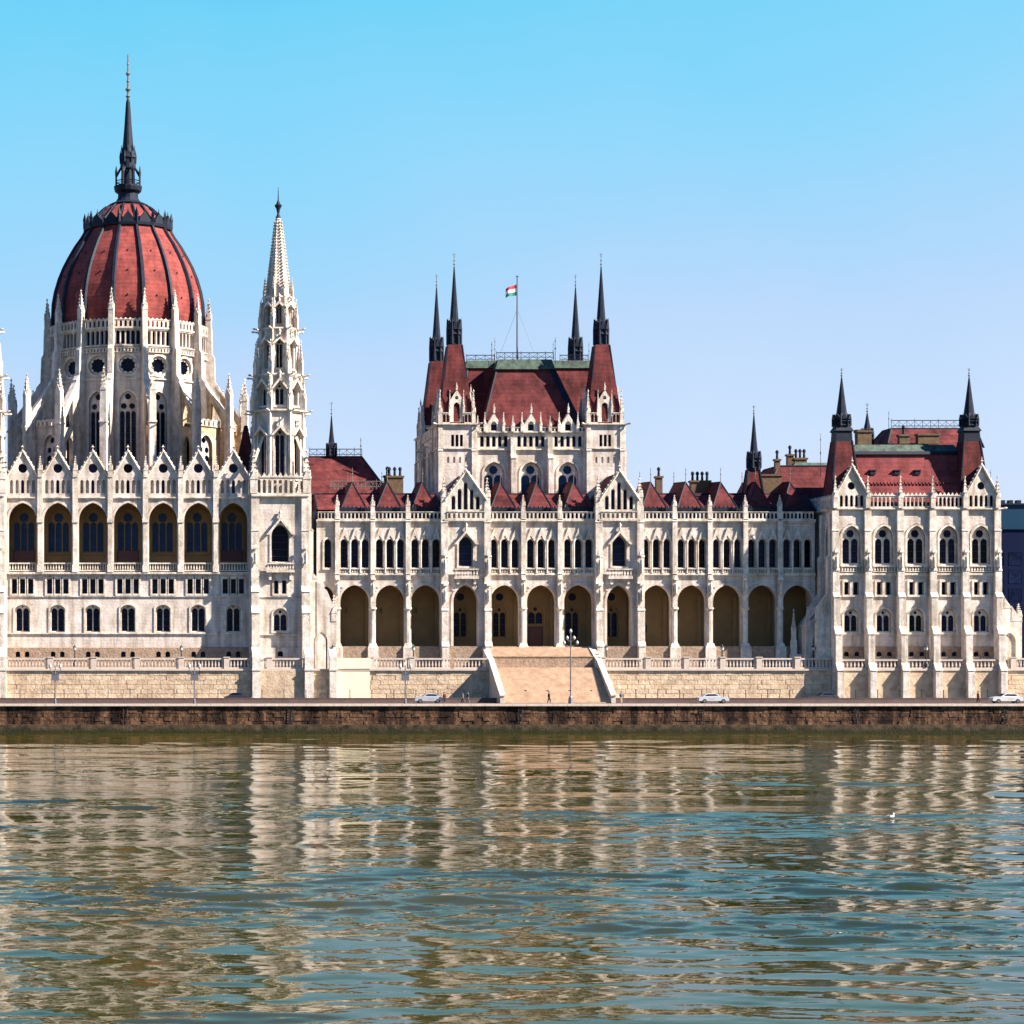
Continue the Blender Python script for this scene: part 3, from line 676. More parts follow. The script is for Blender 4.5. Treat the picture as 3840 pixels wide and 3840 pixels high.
# ------------------------------------------------------------------ river front under the dome (left)
F0 = FR(0)
ZF = lambda py: Z(py, 0)
def left_bay(c, glassy=True, dn=0):
    u0, u1 = c-2.745, c+2.745
    b = MB()
    # lower storeys
    hs = [hole(c+d, ZF(2227), ZF(2170), 0.43, 0, 0.62) for d in (-1.27, 0, 1.27)]
    hs.append(hole(c, ZF(2370), ZF(2268), 1.15, 0.62, 0.75, 0.22))
    panel(b, F0, rect(u0, u1, ZF(2429), ZF(2146)), hs)
    part(b, 'wall', STONE, B)
    b = MB()
    hs = [hole(c+d, ZF(2464), ZF(2443), 0.36, 0.2, 0.5, 0, True) for d in (-0.72, 0.72)]
    panel(b, F0, rect(u0, u1, 9.0, ZF(2429)+0.01), hs, w=0.25)
    b.add([(u0,-0.25,ZF(2429)+.01),(u1,-0.25,ZF(2429)+.01),(u1,0.01,ZF(2427)),(u0,0.01,ZF(2427))], [(0,1,2,3)])
    part(b, 'plinth_wall', BROWN, B)
    for d in (-0.72, 0.72): 
        q = MB(); q.add([F0.p(u, v, -0.2) for u, v in arch(c+d, ZF(2464), ZF(2443), 0.36, 0.2)], [tuple(range(len(arch(0,0,1,.3,.2))))]); part(q, 'cellar_pane', GLASS, B)
    for d in (-1.27, 0, 1.27): window(F0, c+d, ZF(2227), ZF(2170), 0.43, 0, 1, 'single', 0.4)
    window(F0, c, ZF(2370), ZF(2268), 1.15, 0.62, 2, 'plain', 0.5, mul=0.17)
    # open gallery
    b = MB()
    a = hole(c, ZF(2146)+0.05, ZF(1885), 2.2, 2.75, 1.1)
    panel(b, F0, rect(u0, u1, ZF(2146), ZF(1868)), [a])
    b.prism(F0, arch(c, ZF(2146)+0.04, ZF(1885)+0.3, 2.5, 3.0), [arch(c, ZF(2146)+0.05, ZF(1885), 2.2, 2.75)], 0.0, 0.15, back=False)
    part(b, 'gallery_arch', STONE, B)
    balustrade(F0, c-2.2, c+2.2, ZF(2144)+0.1, ZF(2110), -0.15, gap=0.4)
    # gallery room
    b = MB()
    ro = [hole(c, ZF(2068), ZF(1905), 1.75, 1.9, 0.6)] if not dn else [hole(c, ZF(2100), ZF(1905), 1.75, 1.9, 0.6)]
    panel(b, FR(4.6), rect(u0, u1, ZF(2146), ZF(1868)), ro)
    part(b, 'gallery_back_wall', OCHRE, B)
    window(FR(4.6), c, ro[0][0][0][1], ZF(1905), 1.75, 1.9, 3, 'rose', 0.35, glass=BLUEGL, mul=0.16, stone=OCHRE, sm=OCHRE)
    if dn:
        q = MB(); q.box(c-1.6, c+1.6, 4.4, 4.6, ZF(2108), ZF(2065)); q.box(c-1.8, c+1.8, 4.3, 4.6, ZF(2065), ZF(2060)); part(q, 'door', DOORM, B)
    # gabled storey
    b = MB(); N5 = [hole(c + k*0.86, ZF(1850), ZF(1799), 0.25, 0.4, 0.5, 0, True) for k in (-2, -1, 0, 1, 2)]
    zt = ZF(1785)
    g = [(u0, ZF(1868)), (u1, ZF(1868)), (u1, zt-0.2), (c+2.35, zt), (c, ZF(1697)), (c-2.35, zt), (u0, zt-0.2)]
    N5.append((circ(c, ZF(1756), 0.76), circ(c, ZF(1756), 0.7), 0.5, True))
    panel(b, F0, g, N5, w=0.05)
    b.add([(c-2.35,0,zt),(c,0,ZF(1697)),(c+2.35,0,zt),(c-2.35,0.5,zt),(c,0.5,ZF(1697)),(c+2.35,0.5,zt)], [(0,1,4,3),(1,2,5,4),(3,4,5)])
    part(b, 'gable', STONE, B)
    q = MB(); q.add([F0.p(u, v, -0.42) for u, v in circ(c, ZF(1756), 0.7)], [tuple(range(16))]); part(q, 'oculus_pane', GLASS, B); q = MB(); q.add([F0.p(u, v, -0.36) for u, v in arch(c, ZF(1850), ZF(1799), 0.25, 0.4)], [tuple(range(len(arch(0,0,1,.25,.4))))]); part(q, 'gable_window', GLASS, B)
    q = MB()
    for sgn in (-1, 1):
        e = Vector((c+sgn*2.6, -0.15, zt-0.35)); t = Vector((c, -0.15, ZF(1694)+0.15)); q.bar(e, t, 0.2, 0.2, 4)
        for k in range(1, 6):
            p_ = e.lerp(t, k/6); q.ring(p_.x, p_.y, 4, [(0.02, p_.z+0.1), (0.2, p_.z+0.32), (0.02, p_.z+0.5)], 0)
    q.ring(c, -0.15, 4, [(0.2, ZF(1697)), (0.1, ZF(1697)+0.6), (0.32, ZF(1697)+0.85), (0.1, ZF(1697)+1.0), (0.02, ZF(1668))], pi/4)
    part(q, 'gable_coping', TRIM, B)
    r = MB(); r.add([(c-2.4,0.3,zt-0.1),(c,0.3,ZF(1699)),(c+2.4,0.3,zt-0.1),(c-2.4,6,zt-0.1),(c,6,ZF(1699)),(c+2.4,6,zt-0.1)], [(0,1,4,3),(1,2,5,4)]); part(r, 'gable_roof', ROOF, B)
for k in range(-3, 4): left_bay(k*5.49, True, k in (-3, 0, 3))
for k in range(-3, 3):
    u = (k+0.5)*5.49
    w = MB(); w.box(u-0.36, u+0.36, -0.55, 0.1, ZF(2146), ZF(1955)); w.box(u-0.48, u+0.48, -0.65, 0.1, ZF(2146), ZF(2118)); w.box(u-0.5, u+0.5, -0.7, 0.1, ZF(1960), ZF(1945)); w.box(u-0.42, u+0.42, -0.52, 0.1, ZF(1945), ZF(1790)); part(w, 'pilaster', TRIM, B)
    pinnacle(u, -0.3, ZF(1790), 0.7, 3.4)
xe = 19.215
w = MB()
for z0, z1, pr in ((ZF(2157), ZF(2146), 0.55), (ZF(2241), ZF(2235), 0.2), (ZF(2380), ZF(2374), 0.25), (ZF(1872), ZF(1864), 0.35)):
    cornice(F0, -xe, xe, z0, z1, pr, 'string_course')
w = MB(); w.box(-xe, xe, 0.9, 4.7, ZF(2146)-0.3, ZF(2146)+0.02); part(w, 'gallery_floor', PAVE, B)
w = MB(); w.box(-xe, xe, 1.05, 4.9, ZF(1872), ZF(1868)); part(w, 'gallery_ceiling', OCHRE, B)
w = MB(); w.box(-xe-3, xe+3, 6, 36, 20, ZF(1800)); part(w, 'hall_wall', STONE, B)
hiproof('hall_roof', -xe-1, xe+1, 2, 22, ZF(1800), ZF(1752), -12, 12, 8, 16, ROOF)

# ------------------------------------------------------------------ the dome
CX, CY = 0.0, 26.0
A16 = pi/16
def zd(py, y): return Z(py, y)
dome = MB()
prof = [(12.5, zd(1262, CY)), (12.75, zd(1215, CY)), (12.62, zd(1150, CY)), (12.25, zd(1105, CY)), (11.6, zd(1056, CY)), (10.85, zd(1015, CY)), (10.0, zd(978, CY)), (8.9, zd(935, CY)), (7.8, zd(900, CY)), (6.95, zd(866, CY))]
NP = len(prof)
DM = empty
dp = MB(); dp.ring(CX, CY, 16, [(12.2, zd(1262, CY)), (12.4, zd(1215, CY)), (12.3, zd(1150, CY)), (11.2, zd(1056, CY)), (9.6, zd(978, CY)), (7.4, zd(900, CY)), (6.7, zd(866, CY))], A16)
shell = part(dp, 'dome', SLATE, B)
for k in range(16):                                   # one curved panel of tiles between each pair of ribs
    w = MB(); pts = []
    for r, z in prof:
        for j in (0, 1):
            a = A16*(2*k-1) + 2*A16*j; pts.append((CX+r*sin(a), CY-r*cos(a), z))
    w.add(pts, [(2*i, 2*i+1, 2*i+3, 2*i+2) for i in range(NP-1)])
    subpart(w, 'tiled_panel', DOME, shell)
    w = MB()
    for (r, z), (r2, z2) in zip(prof, prof[1:]):
        a = A16*(2*k+1)
        w.bar((CX+(r+.05)*sin(a), CY-(r+.05)*cos(a), z), (CX+(r2+.05)*sin(a), CY-(r2+.05)*cos(a), z2), 0.42*(0.5+0.5*r/13), 0.42*(0.5+0.5*r2/13), 6)
    subpart(w, 'rib', SLATE, shell)
    w = MB(); a = A16*2*k
    for t in (2, 4, 6):
        r, z = prof[t]; rr = r*cos(A16)+0.12
        w.ring(CX+rr*sin(a), CY-rr*cos(a), 5, [(0.02, z-0.12), (0.13, z-0.05), (0.10, z+0.15), (0.01, z+0.25)], 0)
    subpart(w, 'hatch', SLATE, shell)
# crown of small gables, upper cone, neck, gallery and needle
w = MB(); w.ring(CX, CY, 16, [(7.55, zd(872, CY)), (7.65, zd(862, CY)), (6.9, zd(854, CY)), (5.4, zd(826, CY)), (4.1, zd(800, CY)), (3.1, zd(777, CY))], A16)
cone = part(w, 'dome_cap', SLATE, B)
cp = [(6.75, zd(850, CY)), (5.5, zd(824, CY)), (4.25, zd(798, CY)), (3.4, zd(782, CY))]
for k in range(16):
    w = MB(); pts = []
    for r, z in cp:
        for j in (0.12, 0.88):
            a = A16*(2*k-1) + 2*A16*j; pts.append((CX+(r+.12)*sin(a), CY-(r+.12)*cos(a), z+0.1))
    w.add(pts, [(2*i, 2*i+1, 2*i+3, 2*i+2) for i in range(3)]); subpart(w, 'tiled_panel', DOME, cone)
    w = MB()
    for (r, z), (r2, z2) in zip(cp, cp[1:]):
        a = A16*(2*k+1); w.bar((CX+(r+.3)*sin(a), CY-(r+.3)*cos(a), z+0.15), (CX+(r2+.3)*sin(a), CY-(r2+.3)*cos(a), z2+0.15), 0.2, 0.16, 5)
    subpart(w, 'rib', SLATE, cone)
    a = A16*2*k; fr = Frame(CX+6.9*sin(a), CY-6.9*cos(a), a)
    w = MB(); w.prism(fr, [(-0.95, zd(866, CY)), (0.95, zd(866, CY)), (0.95, zd(850, CY)), (0, zd(822, CY)), (-0.95, zd(850, CY))], [], 0.0, 0.5)
    w.ring(*(fr.p(0, 0, 0.3))[:2], 4, [(0.1, zd(824, CY)), (0.03, zd(808, CY))], 0)
    a = A16*(2*k+1); w.ring(CX+7.4*sin(a), CY-7.4*cos(a), 4, [(0.28, zd(866, CY)), (0.28, zd(838, CY)), (0.36, zd(835, CY)), (0.03, zd(808, CY))], a)
    subpart(w, 'crown_gable', SLATE, cone)
w = MB(); z_ = lambda py: zd(py, CY)
w.ring(CX, CY, 16, [(3.1, z_(777)), (3.25, z_(770)), (2.1, z_(758)), (1.75, z_(745)), (1.7, z_(728)), (2.25, z_(719)), (2.4, z_(706)), (2.4, z_(700)), (1.2, z_(699)), (1.15, z_(640)), (1.35, z_(634)), (1.3, z_(600)), (1.5, z_(594)), (0.95, z_(560)), (0.62, z_(470)), (0.36, z_(384)), (0.2, z_(372))], A16)
lan = part(w, 'lantern_spire', SLATE, B)
for k in range(8):
    a = k*pi/4+pi/8; w = MB(); px, py = CX+2.15*sin(a), CY-2.15*cos(a)
    w.ring(px, py, 4, [(0.17, z_(700)), (0.17, z_(655)), (0.24, z_(652)), (0.03, z_(626))], a)
    w.bar((px, py, z_(662)), (CX+1.2*sin(a), CY-1.2*cos(a), z_(628)), 0.13, 0.13, 4)
    w.bar((CX+2.2*sin(a), CY-2.2*cos(a), z_(682)), (CX+2.2*sin(a+pi/4), CY-2.2*cos(a+pi/4), z_(682)), 0.09, 0.09, 4)
    w.bar((CX+2.2*sin(a), CY-2.2*cos(a), z_(690)), (CX+2.2*sin(a+pi/4), CY-2.2*cos(a+pi/4), z_(690)), 0.06, 0.06, 4)
    w.ring(CX+1.38*sin(a), CY-1.38*cos(a), 4, [(0.14, z_(612)), (0.2, z_(590)), (0.02, z_(566))], a)
    w.ring(CX+1.05*sin(a+.39), CY-1.05*cos(a+.39), 4, [(0.1, z_(575)), (0.16, z_(560)), (0.02, z_(543))], a)
    subpart(w, 'lantern_pinnacle', SLATE, lan)
w = MB(); w.bar((CX, CY, z_(384)), (CX, CY, z_(205)), 0.2, 0.1, 6)
for py, r in ((362, 0.42), (336, 0.5), (305, 0.28), (277, 0.42), (240, 0.2)): w.ring(CX, CY, 8, [(0.1, z_(py)-r), (r, z_(py)), (0.1, z_(py)+r)], 0)
subpart(w, 'finial', GOLD, lan)

# drum
RD = 13.35                                             # corner radius of the drum
AP = RD*cos(A16); HS = RD*sin(A16)
YF = CY-13
zz = lambda py: Z(py, YF)
for k in range(-8, 8):
    a = 2*A16*k; fr = Frame(CX+AP*sin(a), CY-AP*cos(a), a)
    b = MB()
    front = abs(k) <= 2
    hs = [(circ(0, zz(1368), 1.55, 20), circ(0, zz(1368), 1.42, 20), 0.6, False)]
    hs += [hole((j-2)*0.82, zz(1290), zz(1238), 0.30, 0.3, 0.7, 0, True) for j in range(5)]
    tw = hole(0, zz(1770), zz(1466), 1.45, 1.9, 0.75, 0.3)
    hs.append(tw)
    panel(b, fr, rect(-HS, HS, 30, zz(1224)), hs)
    part(b, 'drum_wall', STONE, B)
    me = None
    # rose window
    def rz(bb): bb.prism(LOC, circ(0, 0, 1.42, 20), [circ(0, 0, 1.15, 30, 10, 0.14)], -0.1, 0.08, back=False)
    o = child('rose_window', shared(('rose_window',), rz, TRIM), B, fr.mat(0, zz(1368), -0.35))
    def rp_(bb): bb.add([(u, 0.15, v) for u, v in circ(0, 0, 1.42, 20)], [tuple(range(20))])
    sub('pane', shared(('rose_pane',), rp_, GLASS), o)
    def rs_(bb): bb.prism(LOC, circ(0, 0, 1.9, 20), [circ(0, 0, 1.55, 20)], 0, 0.16, back=False)
    q = sub('surround', shared(('rose_surround',), rs_, TRIM), o); q.location = (0, -0.35, 0)
    window(fr, 0, zz(1770), zz(1466), 1.45, 1.9, 3, 'trefoil', 0.5, mul=0.16)
    q = MB(); q.add([fr.p(u, v, -0.62) for u, v in rect(-2.1, 2.1, zz(1292), zz(1236))], [(0,1,2,3)]); part(q, 'colonnade_pane', GLASS, B)
    cornice(fr, -HS, HS, zz(1236), zz(1226), 0.35); cornice(fr, -HS, HS, zz(1424), zz(1418), 0.3, 'string_course'); cornice(fr, -HS, HS, zz(1300), zz(1294), 0.4, 'string_course')
    gallery(fr, -HS+0.3, HS-0.3, zz(1321), zz(1302), 0.25, 8, 0.13, crest=False)
    gallery(fr, -HS+0.3, HS-0.3, zz(1228), zz(1194), 0.15, 6, 0.2)
    # corner buttress and flying buttress
    a2 = a + A16
    rad = Frame(CX, CY, a2 - pi/2)                      # its U axis points outwards along the corner
    rad.U = Vector((sin(a2), -cos(a2), 0)); rad.N = Vector((cos(a2), sin(a2), 0))
    b = MB()
    b.prism(rad, [(12.6, 30), (16.2, 30), (16.0, zz(1560)), (15.6, zz(1424)), (14.9, zz(1405)), (14.75, zz(1310)), (14.4, zz(1296)), (14.3, zz(1200)), (12.6, zz(1200))], [], -0.42, 0.42)
    o = part(b, 'drum_buttress', TRIM, B)
    pinnacle(CX+13.8*sin(a2), CY-13.8*cos(a2), zz(1200), 0.85, 5.3, rot=a2)
    b = MB()
    top0, top1 = zz(1428), zz(1560)
    hl = [(16.6, zz(1600)), (18.6, zz(1612)), (18.6, zz(1575)), (17.9, zz(1548)), (16.6, zz(1500))]
    hl2 = arch(17.5, zz(1748), zz(1640), 0.85, 1.3, 4)
    b.prism(rad, [(15.3, 30), (19.7, 30), (19.7, top1), (19.1, top1+0.6), (15.3, top0)], [hl, hl2], -0.36, 0.36)
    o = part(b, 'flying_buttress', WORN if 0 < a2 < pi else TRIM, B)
    c = MB(); c.prism(rad, [(15.2, top0-0.1), (19.2, top1+0.45), (19.2, top1+0.85), (15.2, top0+0.35)], [], -0.5, 0.5); subpart(c, 'coping', TRIM, o)
    c = MB(); c.prism(rad, rect(19.3, 20.4, 30, zz(1520)), [], -0.55, 0.55); c.prism(rad, rect(19.2, 20.6, zz(1600), zz(1594)), [], -0.65, 0.65); part(c, 'outer_pier', TRIM, B)
    pinnacle(CX+19.85*sin(a2), CY-19.85*cos(a2), zz(1520), 0.95, 5.6, rot=a2)
    # chapel ring between the piers, left open in front of the great windows
    if abs(k) >= 2:
        ra = 18.2; ap = ra*cos(A16); hs_ = ra*sin(A16)
        f2 = Frame(CX+ap*sin(a), CY-ap*cos(a), a); b = MB()
        panel(b, f2, rect(-hs_, hs_, 30, zz(1598)), [hole(0, zz(1800), zz(1630), 1.5, 1.9, 0.8, 0.3)])
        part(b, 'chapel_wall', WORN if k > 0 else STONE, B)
        window(f2, 0, zz(1800), zz(1630), 1.5, 1.9, 2, 'trefoil', 0.5, mul=0.16)
        r = MB(); r.add([f2.p(-hs_, zz(1598), 0.2), f2.p(hs_, zz(1598), 0.2), fr.p(HS, zz(1570), -0.1), fr.p(-HS, zz(1570), -0.1)], [(0,1,2,3)]); part(r, 'chapel_roof', GREEN, B)
        gallery(f2, -hs_+.4, hs_-.4, zz(1598), zz(1572), 0.1, 6, 0.2)

# ------------------------------------------------------------------ spired towers flanking the dome
def tower(tx):
    yf = -2.0; fr = Frame(tx, yf); ty = 2.45; s = 4.45
    q = lambda py: Z(py, yf)
    zt = q(1857)
    b = MB()
    hs = [hole(0, q(2108), q(1967), 1.38, 1.7, 0.9, 0.25), hole(-0.62, q(2227), q(2176), 0.35, 0, 0.6), hole(0.62, q(2227), q(2176), 0.35, 0, 0.6), hole(0, q(2368), q(2281), 1.1, 1.1, 0.7, 0.2)]
    panel(b, fr, rect(-s, s, q(2429), zt), hs)
    panel(b, fr, rect(-s, s, 9.2, q(2429)+0.01), [hole(0, q(2462), q(2442), 0.42, 0.2, 0.5, 0, True)], w=0.25)
    for th, ox in ((pi/2, s), (-pi/2, -s)):
        f3 = Frame(tx+ox, yf+s, th)
        panel(b, f3, rect(-s, s, 4.2, zt), [hole(0, q(2108), q(1967), 1.38, 1.7, 0.9, 0.25), hole(0, q(2368), q(2281), 1.1, 1.1, 0.7, 0.2)])
        window(f3, 0, q(2108), q(1967), 1.38, 1.7, 2, 'plain', 0.6); window(f3, 0, q(2368), q(2281), 1.1, 1.1, 2, 'plain', 0.5)
    part(b, 'tower_wall', STONE, B)
    window(fr, 0, q(2108), q(1967), 1.38, 1.7, 2, 'plain', 0.6, hood=1.1, mul=0.08); window(fr, 0, q(2368), q(2281), 1.1, 1.1, 2, 'plain', 0.5)
    for d in (-0.62, 0.62): window(fr, d, q(2227), q(2176), 0.35, 0, 1, 'single', 0.4)
    q_ = MB(); q_.add([fr.p(u, v, -0.2) for u, v in rect(-0.42, 0.42, q(2462), q(2442))], [(0,1,2,3)]); part(q_, 'cellar_pane', GLASS, B)
    w = MB(); w.prism(fr, rect(-2.2, 2.2, q(2147), q(2141)), [], 0, 0.95)
    for d in (-1.6, 1.6): w.prism(fr, [(d-.2, q(2175)), (d+.2, q(2175)), (d+.2, q(2147)), (d-.2, q(2147))], [], 0, 0.6)
    part(w, 'balcony', TRIM, B); balustrade(fr, -2.15, 2.15, q(2141), q(2112), 0.8)
    for z0, z1, pr in ((2154, 2148, .15), (2241, 2236, .2), (2384, 2378, .25), (1866, 1857, .6)): cornice(fr, -s, s, q(z0), q(z1), pr, 'string_course')
    cornice(fr, -s, s, q(2478), q(2472), 0.35, 'string_course'); cornice(fr, -s, s, q(2515), q(2509), 0.35, 'string_course')
    for sg in (-1, 1):
        steps = [(4.2, q(2300), 1.9), (q(2300), q(2220), 1.1), (q(2220), q(1990), 0.48), (q(1990), zt+0.4, 0.42)]
        buttress(fr, sg*(s-0.55), 1.25, steps, niche=[(q(2108), q(2040), 0.6)])
        buttress(Frame(tx+sg*s, ty, sg*pi/2), -sg*(-0.0)+(-3.7 if sg > 0 else 3.7), 1.1, [(4.2, q(2300), 2.7), (q(2300), q(2170), 1.3), (q(2170), q(1990), 0.7), (q(1990), zt+0.3, 0.4)] if sg*tx > 0 else [(4.2, q(2170), 0.35), (q(2170), zt+0.3, 0.25)])
        pinnacle(tx+sg*(s-0.35), yf+0.1, zt+0.3, 1.15, 7.0)
        pinnacle(tx+sg*(s-0.35), yf+8.2, zt+0.3, 1.15, 7.0)
    gallery(fr, -s+0.7, s-0.7, zt, q(1781), 0.25, 9, 0.24)
    for sg in (-1, 1): gallery(Frame(tx+sg*s, ty, sg*pi/2), -3.6, 3.6, zt, q(1781), 0.25, 8, 0.24)
    w = MB(); w.box(tx-s, tx+s, yf+.1, yf+2*s, zt-0.6, zt); part(w, 'tower_deck', COPING, B)
    # octagonal stages
    y8 = ty; q8 = lambda py: Z(py, y8-3)
    st = [(zt, q8(1536), 3.7, 3.7), (q8(1536), q8(1400), 3.3, 3.0), (q8(1400), q8(1225), 2.6, 2.3), (q8(1225), q8(1105), 1.95, 1.85)]
    for i, (z0, z1, a0, a1) in enumerate(st):
        for k in range(8):
            th = k*pi/4; f8 = Frame(tx+a0*sin(th), y8-a0*cos(th), th); hh = z1-z0; sd = a0*math.tan(pi/8)
            b = MB(); hw = sd*0.52
            v0 = z0+hh*(0.2 if i == 0 else 0.12); v1 = z0+hh*(0.78 if i == 0 else 0.74)
            panel(b, f8, rect(-sd, sd, z0, z1), [hole(0, v0, v1, hw, hw*1.5, 0.7, 0.1)])
            part(b, 'spire_stage_wall', STONE if i == 0 else TRIM, B)
            window(f8, 0, v0, v1, hw, hw*1.5, 2, 'plain', 0.45, mul=0.12, hood=0.5 if i != 1 else 0.8)
            cornice(f8, -sd, sd, z1-0.45, z1, 0.35 if i else 0.5)
            r = a0/cos(pi/8)+0.12; t2 = th+pi/8
            w = MB(); w.ring(tx+r*sin(t2), y8-r*cos(t2), 6, [(0.36, z0), (0.32, z0+hh*0.5), (0.40, z0+hh*0.52), (0.28, z1-0.2)], 0); part(w, 'corner_shaft', TRIM, B)
            pinnacle(tx+(r+.05)*sin(t2), y8-(r+.05)*cos(t2), z1-0.1, [0.75, 0.65, 0.55, 0.42][i], [5.6, 5.6, 4.8, 3.2][i], rot=t2)
            if i < 3: gargoyle(Frame(tx+r*sin(t2), y8-r*cos(t2), t2), 0, z1-0.3, 0.3)
            if i == 0 and k % 2 == 1:                   # struts to the corner pinnacles
                w = MB(); w.bar((tx+6.0*sin(th)*0.93, y8-6.0*cos(th)*0.93, zt+5.4), (tx+3.7*sin(th), y8-3.7*cos(th), zt+9.2), 0.3, 0.3, 4); part(w, 'strut', TRIM, B)
    w = MB(); z0, z1 = q8(1105), Z(828, y8)
    w.ring(tx, y8, 8, [(2.1, z0-0.2), (2.0, z0), (0.42, z1), (0.5, z1+0.2), (0.2, z1+0.6)], pi/8)
    sp = part(w, 'stone_spire', TRIM, B)
    c = MB()
    for j in range(24):
        t = j/24; zc = z0+(z1-z0)*t; r = 2.0+(0.42-2.0)*t
        for k in range(8):
            an = k*pi/4+pi/8; c.ring(tx+(r+.1)*sin(an), y8-(r+.1)*cos(an), 4, [(0.03, zc), (0.21, zc+0.25), (0.03, zc+0.4)], an, cap=False)
            if k % 1 == 0 and r > 0.8:
                a3 = k*pi/4; ra = r*cos(pi/8)+0.02
                c.ring(tx+ra*sin(a3), y8-ra*cos(a3), 4, [(0.02, zc+0.1), (0.14, zc+0.22), (0.02, zc+0.34)], a3, cap=False)
    subpart(c, 'crockets', TRIM, sp)
    f = MB(); zr = lambda py: Z(py, y8)
    f.ring(tx, y8, 8, [(0.2, zr(828)), (0.42, zr(816)), (0.16, zr(802)), (0.3, zr(785)), (0.6, zr(771)), (0.3, zr(763)), (0.1, zr(750)), (0.03, zr(702))], 0); subpart(f, 'finial', SLATE, sp)
tower(23.65); tower(-23.65)
# low side building with the arched doorway right of the tower
w = MB(); f1 = FR(-1.9)
xa, xb = X(1188, -1.9), X(1262, -1.9)
panel(w, f1, [(xa, 9.0), (xb, 9.0), (xb, Z(2300, -1.9)), (xa+1.6, Z(2215, -1.9)), (xa, Z(2180, -1.9))], [(arch(X(1200, -1.9)+0.2, 9.2, Z(2370, -1.9), 0.95, 1.4), arch(X(1200, -1.9)+0.2, 9.2, Z(2370, -1.9), 0.8, 1.3), 1.0, True)])
panel(w, Frame(xb, 0, pi/2), rect(-1.9, 1.9, 9.0, Z(2300, -1.9)), [])
w.add([(xa,-1.9,Z(2180,-1.9)),(xa+1.6,-1.9,Z(2215,-1.9)),(xb,-1.9,Z(2300,-1.9)),(xa,1.9,Z(2180,-1.9)),(xa+1.6,1.9,Z(2215,-1.9)),(xb,1.9,Z(2300,-1.9))], [(0,1,4,3),(1,2,5,4)])
part(w, 'porch', STONE, B); pinnacle(xb-0.4, -1.6, Z(2330, -1.9), 0.8, 4.2)
w = MB(); f1 = FR(-3.4); xa, xb = X(3108, -3.4), X(3022, -3.4); xn = X(3072, -3.4)
panel(w, f1, [(xb, 9.0), (xa, 9.0), (xa, Z(2225, -3.4)), (xa-1.0, Z(2262, -3.4)), (xb+0.3, Z(2345, -3.4)), (xb, Z(2345, -3.4))], [(arch(xn, 9.2, Z(2372, -3.4), 0.95, 1.4), arch(xn, 9.2, Z(2372, -3.4), 0.85, 1.3), 1.2, True)])
panel(w, Frame(xb, -1.4, -pi/2), rect(-2.0, 2.0, 9.0, Z(2345, -3.4)), [])
w.add([(xa,-3.4,Z(2225,-3.4)),(xa-1.0,-3.4,Z(2262,-3.4)),(xb,-3.4,Z(2345,-3.4)),(xa,0.6,Z(2225,-3.4)),(xa-1.0,0.6,Z(2262,-3.4)),(xb,0.6,Z(2345,-3.4))], [(0,3,4,1),(1,4,5,2)])
part(w, 'porch', STONE, B); pinnacle(xb+0.35, -3.2, Z(2370, -3.4), 0.7, 4.0); pinnacle(xb-1.2, -1.2, Z(2400, -3.4), 0.6, 5.0)
w = MB(); w.box(xb-1.6, xb-0.8, -1.6, -0.8, 9.0, Z(2400, -3.4)); w.box(xb-1.7, xb+0.2, -1.7, -0.7, 9.0, 11.5); part(w, 'porch_pier', TRIM, B)
hiproof('stair_turret_roof', X(880, 8), X(960, 8), 6, 10, Z(1790, 8), Z(1600, 8), X(922, 8)-.2, X(922, 8)+.2, 7.8, 8.2, ROOF)

